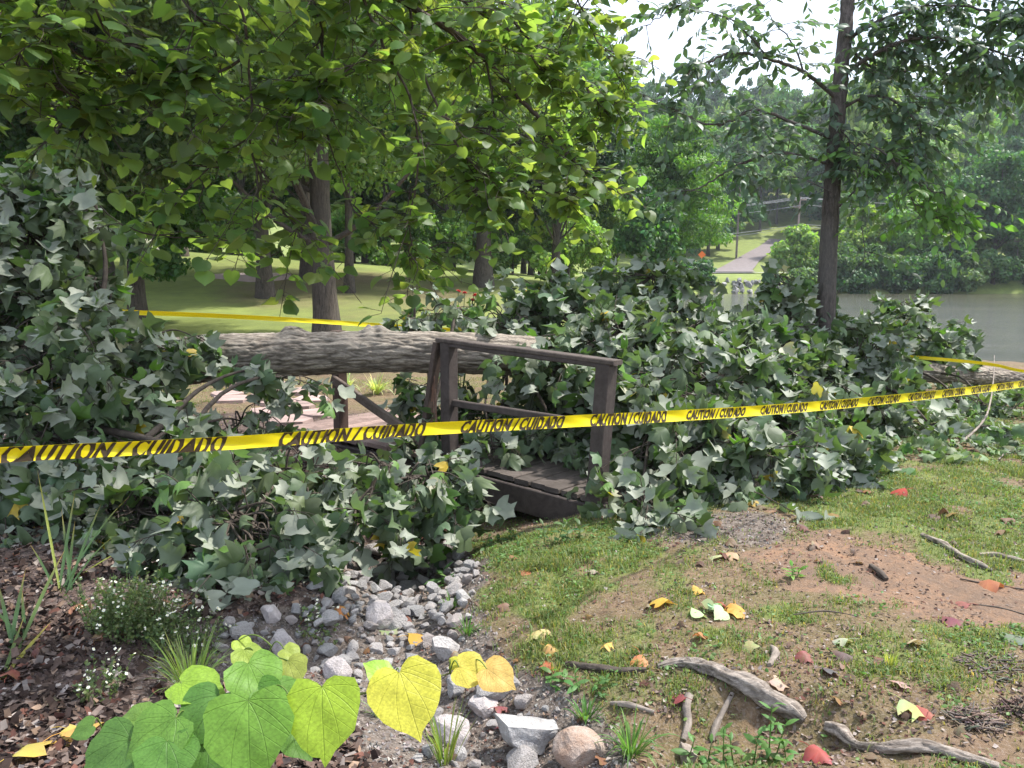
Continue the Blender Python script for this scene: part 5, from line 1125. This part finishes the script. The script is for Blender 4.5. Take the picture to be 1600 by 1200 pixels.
# ------------------------------------------------------------------ plants
def blade_ribbon(mb, base, d, L_, w_, col, droop, n=12, fold=.25):
    u = np.linspace(0, 1, n)[:, None]; d = norm(np.array(d, float)); P_ = base + d*L_*u + np.array([0, 0, -1.])*(droop*L_*u**2.2)
    T = norm(np.gradient(P_, axis=0)); S_ = norm(np.cross(T, [0, 0, 1.])+1e-6); w = w_*(np.sin(np.pi*(.18+.82*u))**.6)*(1-u**5); Nn = np.cross(S_, T)
    V = np.stack([P_-S_*w, P_-Nn*w*fold, P_+S_*w], 1).reshape(-1, 3); i = np.arange(n-1)[:, None]*3
    cc = np.repeat(np.array(col)[None]*(1+.08*RNG.normal(size=(n, 1))), 3, 0) if np.ndim(col) == 1 else np.repeat(col, 3, 0)
    mb.add(V, np.vstack([np.hstack([i, i+1, i+4, i+3]), np.hstack([i+1, i+2, i+5, i+4])]), cc.clip(.01, .8))
def iris(px, py, blades_, label, n_rand=0, h=.5, spread=.5):
    g = G(px, py); r = empty('iris_clump', g, 0, label, 'plant'); 
    for (tx, ty, dd, w_, col, dr) in blades_:
        e = cam_pt(tx, ty, np.linalg.norm(g[:2])*dd); v = e-g; L_ = np.linalg.norm(v); mb = MB()
        c = np.array(col)[None]*np.ones((12, 1)); tip = np.linspace(0, 1, 12)[:, None]**6; c = c*(1-tip)+np.array([(.40,.26,.06)])*tip
        blade_ribbon(mb, np.zeros(3)+RNG.normal(size=3)*[.02, .02, 0], v+np.array([0, 0, dr*L_]), L_*1.2, w_*.62, c, dr*.7); mb.build('blade', M['grass'], r)
    return r
GD, GY = (.05,.10,.035), (.22,.26,.05)
iris(98, 925, [(66,758,1.0,.010,GY,.05),(120,790,1.0,.012,GD,.05),(150,800,1.03,.012,GD,.1),(200,795,1.05,.010,GD,.25),(85,815,.98,.012,GD,.05),(240,868,1.05,.008,GY,.3),(60,860,.95,.010,GD,.2),(110,830,1,.012,GD,.0),(175,850,1.02,.009,GD,.3)], 'clump of dark strap leaves rising from the mulch at the left')
iris(32, 1010, [(52,905,1.0,.014,GD,.05),(95,880,1.02,.014,(.09,.14,.04),.1),(10,920,.97,.013,GD,.1),(28,930,1,.012,GD,.0),(-20,960,.95,.012,GD,.2)], 'darker clump of strap leaves nearer the camera at the left edge')
iris(-8, 1075, [(66,990,1.0,.016,(.30,.28,.05),.05),(25,985,1.0,.012,(.10,.15,.04),.05),(100,1115,.97,.006,(.14,.2,.06),.5),(40,1030,1.0,.01,(.3,.25,.06),.1)], 'yellowing strap leaves poking in at the left edge')
def tuft(px, py, n, h, spread, w_, col, label, name='grass_tuft', cat='grass tuft', dr=.35, group=None):
    g = G(px, py); r = MB()
    for k in range(n):
        a = RNG.uniform(0, 6.28); el = RNG.uniform(.15, spread); d = np.array([math.cos(a)*el, math.sin(a)*el, 1.]); L_ = h*RNG.uniform(.55, 1.1)
        blade_ribbon(r, np.array([math.cos(a), math.sin(a), 0])*RNG.uniform(0, .03), d, L_, w_*RNG.uniform(.6, 1.2), vary(col, 1, .3)[0], dr*RNG.uniform(.2, 1.6), 9)
    o_ = r.build(name, M['grass']); o_.location = g; return tag(o_, label, cat, group)
tuft(300, 1085, 110, .34, .75, .0028, (.14,.20,.055), 'spiky pale green grass tuft behind the heart-shaped leaves', dr=.4)
tuft(695, 1195, 40, .30, .45, .003, (.17,.23,.06), 'slender grass tuft left of the largest pale rock', dr=.3)
tuft(985, 1180, 60, .26, .8, .0035, (.10,.19,.05), 'arching bright grass tuft at the bottom, right of the tan rock', dr=.5)
tuft(730, 990, 34, .13, .8, .004, (.09,.17,.05), 'small grass tuft at the right edge of the rocks', dr=.5)
tuft(705, 950, 30, .13, .8, .004, (.08,.15,.05), 'small dark grass tuft just above the other one by the rocks', dr=.5)
tuft(600, 1120, 60, .16, .9, .0025, (.14,.20,.07), 'thin grass tuft between the two large bright leaves', dr=.4)
tuft(470, 1170, 50, .18, .9, .0025, (.12,.18,.06), 'thin grass behind the large heart-shaped leaf at the bottom', dr=.4)
tuft(1390, 1040, 26, .09, .5, .0028, (.26,.30,.08), 'yellowing grass sprig in the right-hand grass', dr=.2)
tuft(915, 1125, 40, .14, .9, .004, (.09,.18,.05), 'leafy green tuft above the tan rock', dr=.5)
for i, (px, py) in enumerate([(540, 606), (588, 608)]):
    tuft(px, py+8, 90, .42, .8, .010, (.42,.46,.22), ['left one', 'right one'][i] + ' of two pale variegated grass clumps beyond the broken rail', 'ornamental_grass', 'ornamental grass', .6)
# feathery weed with white flowers
def flower_weed(px, py, n, h, rad, nf, label):
    g = G(px, py); r = empty('flowering_weed', g, 0, label, 'wildflower'); mb = MB(); fl = MB(); lf = MB(); tips = []
    for k in range(n):
        a = RNG.uniform(0, 6.28); b = np.array([math.cos(a), math.sin(a), 0])*rad*RNG.random()**.5; b[2] = hz(g[0]+b[0], g[1]+b[1])-g[2]; L_ = h*RNG.uniform(.5, 1.1)
        d = norm(np.array([RNG.normal()*.35, RNG.normal()*.35, 1.])); u = np.linspace(0, 1, 6)[:, None]; P_ = b+d*L_*u+np.array([RNG.normal()*.03, RNG.normal()*.03, 0])*u**2; mb.tube(P_, .0011, 3, (.10,.15,.05), cap=False); tips.append(P_[-1])
        m = 9; tt = RNG.uniform(.1, 1, m); pp = np.stack([np.interp(tt, u[:, 0], P_[:, j]) for j in range(3)], -1); ax = norm(rnd_dirs(m)*[1, 1, .5]+[0, 0, .5])
        put_leaves(lf, SMALL[:1], pp, frames(ax, rnd_dirs(m)), RNG.uniform(.012, .028, m)*.8, vary((.15,.19,.09), m, .3))
    for tpt in [tips[i] for i in RNG.choice(len(tips), min(nf, len(tips)), replace=False)]:
        for _ in range(int(RNG.integers(1, 4))):
            c = tpt+RNG.normal(size=3)*.010; k_ = 8; th = np.linspace(0, 2*np.pi, k_, endpoint=False); R_ = RNG.uniform(.004, .007); nrm = norm(np.array([RNG.normal()*.4, RNG.normal()*.4, 1])); Fm = frames(norm(rnd_dirs(1)), nrm[None])[0]
            ring = np.column_stack([np.cos(th)*R_*(1+.25*(np.arange(k_) % 2)), np.sin(th)*R_*(1+.25*(np.arange(k_) % 2)), 0*th+.001]); V = np.vstack([[0, 0, .003], ring]) @ Fm.T + c
            fl.add(V, [(0, 1+i, 1+(i+1) % k_) for i in range(k_)], np.vstack([[.7, .62, .2], np.tile([.8, .8, .76], (k_, 1))]))
    mb.build('stems', M['grass'], r); lf.build('leaves', M['grass'], r); fl.build('blossoms', plain('blossom_'+str(px), (.8,.8,.78), .6, .2, .05, 5, 0, attr=True), r); return r
flower_weed(205, 985, 240, .24, .17, 40, 'fluffy green weed dotted with tiny white flowers on the mulch')
flower_weed(280, 1015, 90, .20, .13, 34, 'sparser white-flowered weed beside the spiky grass tuft')
flower_weed(160, 1085, 26, .12, .10, 20, 'low patch of tiny white flowers above the orange leaf')
flower_weed(500, 985, 26, .07, .10, 14, 'tiny white-flowered weed growing among the rocks')
# lance-leaved weeds
def lance(px, py, stems, label, leaf=(.05, .085), col=(.09,.19,.05)):
    g = G(px, py); r = empty('leafy_weed', g, 0, label, 'weed'); mb = MB(); lf = MB()
    for (dx, dy, h) in stems:
        b = np.array([dx, dy, 0.]); u = np.linspace(0, 1, 8)[:, None]; P_ = b+np.array([RNG.normal()*.02, RNG.normal()*.02, h])*u; mb.tube(P_, np.linspace(.003, .0015, 8), 5, (.12,.2,.06)); nl = max(int(h/.016), 6)
        tt = np.linspace(.15, 1, nl); pp = np.stack([np.interp(tt, u[:, 0], P_[:, j]) for j in range(3)], -1); a = np.arange(nl)*2.4+RNG.random()*6; ax = norm(np.column_stack([np.cos(a), np.sin(a), .25+.8*tt**3])); nm = norm(np.array([0, 0, 1.])+.25*RNG.normal(size=(nl, 3)))
        put_leaves(lf, LE, pp, frames(ax, nm), RNG.uniform(leaf[0], leaf[1], nl)*(1-.35*tt), vary(col, nl, .2))
    mb.build('stems', M['grass'], r); lf.build('leaves', M['grass'], r); return r
lance(1200, 1200, [(0,0,.24),(.03,.03,.14),(-.05,.0,.12),(.06,-.02,.10)], 'upright weed with pointed green leaves in front of the thick root')
lance(1130, 1205, [(0,0,.14),(.04,.02,.12),(-.05,.02,.10),(-.12,.02,.10)], 'lower pointed-leaved weed left of the upright one')
lance(860, 1075, [(0,0,.06),(.04,.02,.05)], 'small leafy seedling at the edge of the grass below the cream-yellow leaf')
lance(690, 915, [(0,0,.09),(.03,.0,.06)], 'broad-leaved weed sprouting at the right edge of the rock pile', (.10, .14), (.08,.17,.05))
lance(1238, 905, [(0,0,.06),(.03,.02,.04)], 'small bright green sprig on the bare path', (.05,.08), (.14,.26,.05))
lance(930, 1085, [(0,0,.07),(.06,.03,.06),(-.06,.02,.06)], 'leafy weeds on the soil above the tan rock', (.04,.07))
lance(760, 860, [(0,0,.10),(.07,.03,.09),(.14,.0,.12),(.2,.05,.12)], 'dark green weeds growing under the bridge side board', (.06,.10), (.06,.12,.04))
lance(870, 850, [(0,0,.14),(.07,.03,.12),(-.07,.0,.12),(.14,.02,.12)], 'weeds with upright leaves at the foot of the bridge near the corner post', (.06,.10), (.07,.13,.045))
# pale green sprig in the grass
g = G(1128, 962); sp_ = MB(); n = 7; P_ = np.array([(RNG.normal()*.04, RNG.normal()*.025, .02+.02*RNG.random()) for _ in range(n)]); put_leaves(sp_, LH, P_, frames(norm(rnd_dirs(n)*[1, 1, .3]), norm(np.array([0, 0, 1.])+.5*RNG.normal(size=(n, 3)))), RNG.uniform(.05, .085, n), vary((.38,.50,.28), n, .15)); o_ = sp_.build('leaf_sprig', M['litter']); o_.location = g; tag(o_, 'cluster of pale green upturned leaves lying on the grass', 'leaf cluster')
# red roses
g = cam_pt(715, 560, 10.2); g[2] = hz(g[0], g[1]); rs = empty('rose_bush', g, 0, 'bush with small pinkish red blooms showing above the log by the bridge post', 'rose bush'); mb = MB(); lf = MB(); fm = plain('rose_petal', (.72,.07,.08), .5, .3, .2, 40, .1)
for (px, py, d, sz) in [(716,456,10.2,.05),(726,458,10.2,.045),(741,452,10.1,.05),(743,462,10.1,.055),(738,469,10.1,.045),(717,483,10.0,.05),(677,461,10.3,.035),(651,466,10.2,.03),(662,519,9.6,.035)]:
    c = cam_pt(px, py, d)-g; u = np.linspace(0, 1, 8)[:, None]; b = np.array([c[0]*.3, c[1]*.3, 0]); Q = b*(1-u)+c*u+np.array([0, .0, 0]); mb.tube(Q, .005, 5, (.1,.15,.05)); fl = MB()
    for ly in range(3):
        m = 6; a = np.arange(m)*1.05+ly*.5; ax = norm(np.column_stack([np.cos(a), np.sin(a), np.full(m, .3+ly*.9)])); put_leaves(fl, LH[:1], np.tile(c, (m, 1)), frames(ax, norm(np.array([0, 0, 1.])-ax*.5)), np.full(m, sz*(1-.2*ly)), (.7,.07,.08))
    fl.build('bloom', fm, rs); m = 26; tt = RNG.uniform(.3, .95, m); pp = np.stack([np.interp(tt, u[:, 0], Q[:, j]) for j in range(3)], -1)+RNG.normal(size=(m, 3))*.06; put_leaves(lf, SMALL, pp, frames(rnd_dirs(m), norm(np.array([0, 0, 1.])+.5*RNG.normal(size=(m, 3)))), RNG.uniform(.05, .09, m), vary((.06,.12,.04), m))
mb.build('stems', M['grass'], rs); lf.build('leaves', M['tree'], rs)
# ------------------------------------------------------------------ heart-shaped leaves close to the camera
big_m, t, o = new_mat('near_heart_leaf'); l = t.links.new
at = N(t, 'ShaderNodeAttribute', _attribute_name='col'); uv = N(t, 'ShaderNodeAttribute', _attribute_name='luv').outputs['Vector']
sx = N(t, 'ShaderNodeSeparateXYZ'); l(uv, sx.inputs[0])
def mth(op, *a):
    m = N(t, 'ShaderNodeMath', _operation=op)
    for i, v in enumerate(a):
        if hasattr(v, 'links'): l(v, m.inputs[i])
        else: m.inputs[i].default_value = v
    return m.outputs[0]
ax_ = mth('ABSOLUTE', sx.outputs[0]); yy_ = mth('SUBTRACT', sx.outputs[1], .02)
angv = mth('ARCTAN2', ax_, yy_); rad = mth('SQRT', mth('ADD', mth('MULTIPLY', ax_, ax_), mth('MULTIPLY', yy_, yy_)))
vein = None
for a0, wv in ((0., .012), (.55, .009), (1.05, .009), (1.6, .008), (2.2, .006)):
    dd_ = mth('MULTIPLY', mth('ABSOLUTE', mth('SUBTRACT', angv, mth('ADD', a0, mth('MULTIPLY', rad, -.35*bool(a0))))), rad); v_ = mth('SUBTRACT', 1, mth('DIVIDE', dd_, wv)); v_ = mth('MAXIMUM', v_, 0); vein = v_ if vein is None else mth('MAXIMUM', vein, v_)
# secondary veins off the midrib
sec = mth('ABSOLUTE', mth('SUBTRACT', mth('FRACT', mth('MULTIPLY', mth('SUBTRACT', yy_, mth('MULTIPLY', ax_, .8)), 5.5)), .5)); sv = mth('MULTIPLY', mth('MAXIMUM', mth('SUBTRACT', 1, mth('DIVIDE', sec, .05)), 0), .45); vein = mth('MAXIMUM', vein, sv)
bc = mixc(t, mth('MULTIPLY', vein, .28), at.outputs['Color'], mixc(t, 1., at.outputs['Color'], (.45,.5,.4), 'MULTIPLY')); bc = mixc(t, .6, bc, noise_out(t, 25, 4, .6), 'OVERLAY'); bc = mixc(t, ramp(t, noise_out(t, 70, 2, .5), .70, .76, 0, .7), bc, (.16, .12, .03))
p = N(t, 'ShaderNodeBsdfPrincipled', Roughness=.5); l(bc, p.inputs['Base Color']); p.inputs['Specular IOR Level'].default_value = .3
bp = N(t, 'ShaderNodeBump', Strength=.5, Distance=.002); bp.invert = True; l(vein, bp.inputs['Height']); l(bp.outputs[0], p.inputs['Normal'])
tr = N(t, 'ShaderNodeBsdfTranslucent'); l(mixc(t, 1., bc, (1.5,1.5,.6), 'MULTIPLY'), tr.inputs['Color']); s = N(t, 'ShaderNodeMixShader', Fac=.35); l(p.outputs[0], s.inputs[1]); l(tr.outputs[0], s.inputs[2]); l(s.outputs[0], o.inputs[0])
HB = [(0,.03),(.06,-.05),(.17,-.10),(.31,-.10),(.43,-.02),(.51,.12),(.535,.28),(.49,.45),(.40,.60),(.28,.73),(.15,.84),(.06,.92),(0,1.0)]
def big_leaf(parent, px, py, d, wpx, col, face, axis, seed, cup=.10, bend=.18, lobe=0):
    """one large heart leaf; face = normal, axis = direction base->tip (world)"""
    c = cam_pt(px, py, d); s = wpx/F*d/1.06; rng = np.random.default_rng(seed); bx = np.array([h[0] for h in HB]); by = np.array([h[1] for h in HB]); V = []; UVs = []
    ring = [(x, y) for x, y in HB] + [(-x, y) for x, y in HB[-2:0:-1]]; ring = np.array(ring); m = len(ring); ctr = np.array([0, .30]); K = 6; rows = [ctr[None]]
    wob = 1+.035*np.sin(np.arange(m)*1.9+seed)*1.0+.02*rng.normal(size=m)
    for k in range(1, K+1):
        rows.append(ctr + (ring-ctr)*(k/K)*(wob[:, None] if k == K else 1))
    P2 = np.vstack(rows); x, y = P2[:, 0], P2[:, 1]
    z = .06*(1-np.exp(-(x/.05)**2))*0 + cup*(np.abs(x)**1.3)*1.2 - bend*np.maximum(y-.1, 0)**2 - bend*.7*np.maximum(np.abs(x)-.25, 0)**2*3 + .022*np.sin(x*11+seed)*np.sin(y*9+seed*2) + lobe*x*.3
    V3 = np.column_stack([x, y-.4, z])*s; Fm = frames(np.array([axis], float), np.array([face], float))[0]; W3 = V3 @ Fm.T
    f3 = [(0, 1+i, 1+(i+1) % m) for i in range(m)]; f4 = []
    for k in range(K-1): 
        for i in range(m): f4.append((1+k*m+i, 1+(k+1)*m+i, 1+(k+1)*m+(i+1) % m, 1+k*m+(i+1) % m))
    mb = MB(); cc = np.array(col)[None]*(1+.04*rng.normal(size=(len(W3), 1))); mb.add(W3, f3, cc); mb.f[4].append(np.array(f4)); mb.m[4].append(np.zeros(len(f4), int))
    o_ = mb.build('leaf', big_m, parent); a = o_.data.attributes.new('luv', 'FLOAT_VECTOR', 'POINT'); a.data.foreach_set('vector', np.column_stack([x, y, 0*x]).ravel())
    o_.location = tuple(c-np.array(parent.location)); return c + Fm @ np.array([0, -.38*s, 0])
UPF = norm(np.array([0, -.75, .66]))
def heart_plant(root_px, d0, leaves, twigs, label):
    g = cam_pt(*root_px, d0); g[2] = hz(g[0], g[1]); r = empty('heart_leaf_plant', g, 0, label, 'seedling'); mb = MB(); nodes = []
    for tq, r0 in twigs:
        P_ = [g if q is None else cam_pt(*q) for q in tq]; Q, R_ = sm_path(P_, np.linspace(r0, r0*.4, len(P_)), .02); mb.tube(Q-g, R_, 7, (.11,.13,.05)); nodes.append(Q[len(Q)//5:])
    nodes = np.vstack(nodes)
    for k, (px, py, d, w_, col, fc, ax, *ex) in enumerate(leaves):
        e = big_leaf(r, px, py, d, w_, col, fc, ax, 900+k*7+px, *ex); b = nodes[np.argmin(np.linalg.norm(nodes-e, axis=1)+.3*np.maximum(nodes[:, 2]-e[2], 0))]
        u = np.linspace(0, 1, 10)[:, None]; Q = b*(1-u)+e*u; Q[:, 2] += .02*np.sin(u[:, 0]*np.pi); mb.tube(Q-g, np.linspace(.0016, .0012, 10), 6, (.14,.2,.05))
    mb.build('stems', M['grass'], r); return r
A1, A2, A3 = (.12,.24,.04), (.34,.46,.035), (.09,.20,.03)
heart_plant((380, 1260), 1.75, [
 (388,1148,1.42,140,(.145,.28,.04),(.05,-.72,.70),(.12,-.45,-.62),.10,.2), (503,1120,1.45,126,(.31,.44,.04),(-.05,-.72,.68),(.10,-.5,-.62),.08,.2),
 (243,1152,1.50,105,A1,(-.1,-.6,.8),(-.5,-.5,-.4)), (170,1178,1.50,98,(.09,.19,.04),(.0,-.6,.80),(-.7,-.3,-.4)), (320,1118,1.56,100,(.08,.18,.035),(0,-.6,.80),(-.3,-.6,-.4)),
 (402,1064,1.62,90,(.14,.27,.04),(.35,-.6,.7),(.45,-.4,-.5)), (310,1072,1.62,84,(.20,.33,.04),(.1,-.25,.95),(.9,-.2,-.1)), (388,1030,1.70,48,(.26,.35,.06),(.2,-.5,.8),(.4,-.4,-.5)),
 (455,1048,1.66,56,(.25,.29,.06),(-.1,-.35,.9),(.3,-.5,-.3)), (205,1125,1.6,62,(.15,.27,.05),(.1,-.5,.85),(-.8,.2,-.1)), (260,1192,1.46,98,(.09,.20,.035),(.1,-.65,.75),(.2,-.6,-.4)),
 (325,1185,1.52,80,(.08,.18,.035),(0,-.6,.8),(.1,-.5,-.5)), (435,1095,1.60,80,(.11,.22,.04),(.2,-.5,.8),(.4,-.5,-.3)), (455,1020,1.75,36,(.25,.31,.06),(0,-.3,.95),(.6,-.2,-.2)), (400,1100,1.6,84,(.10,.22,.035),(-.2,-.5,.8),(.2,-.5,-.5)),
 (380,1008,1.78,32,(.30,.40,.06),(.2,-.4,.8),(.5,-.3,-.3)), (130,1140,1.56,40,(.10,.2,.04),(0,-.5,.85),(-.6,-.2,-.2)), (470,1160,1.5,60,(.09,.19,.035),(.2,-.6,.75),(.5,-.4,-.4)),
 (637,1090,1.50,118,(.50,.48,.06),(.12,-.68,.70),(.30,-.45,-.6),.06,.15), (590,1048,1.53,46,(.28,.46,.06),(.4,-.5,.75),(-.75,.15,.5)), (738,1048,1.60,62,(.50,.43,.07),(.1,-.55,.8),(.85,-.2,-.15),.05,.1),
 (778,1057,1.58,60,(.56,.38,.11),(-.05,-.55,.8),(.75,-.35,-.35),.05,.1), (712,1036,1.63,24,(.5,.5,.06),(.1,-.5,.8),(.8,-.1,.2))],
 [([None, (370,1185,1.62), (390,1120,1.66), (400,1060,1.70), (425,1010,1.78)], .005), ([(380,1160,1.62), (310,1130,1.62), (220,1125,1.62), (160,1140,1.6)], .003),
  ([(392,1120,1.64), (470,1102,1.58), (560,1085,1.55), (640,1068,1.56), (720,1048,1.64), (800,1028,1.70)], .003)],
 'cluster of large heart-shaped leaves close to the camera, yellow ones at its right')
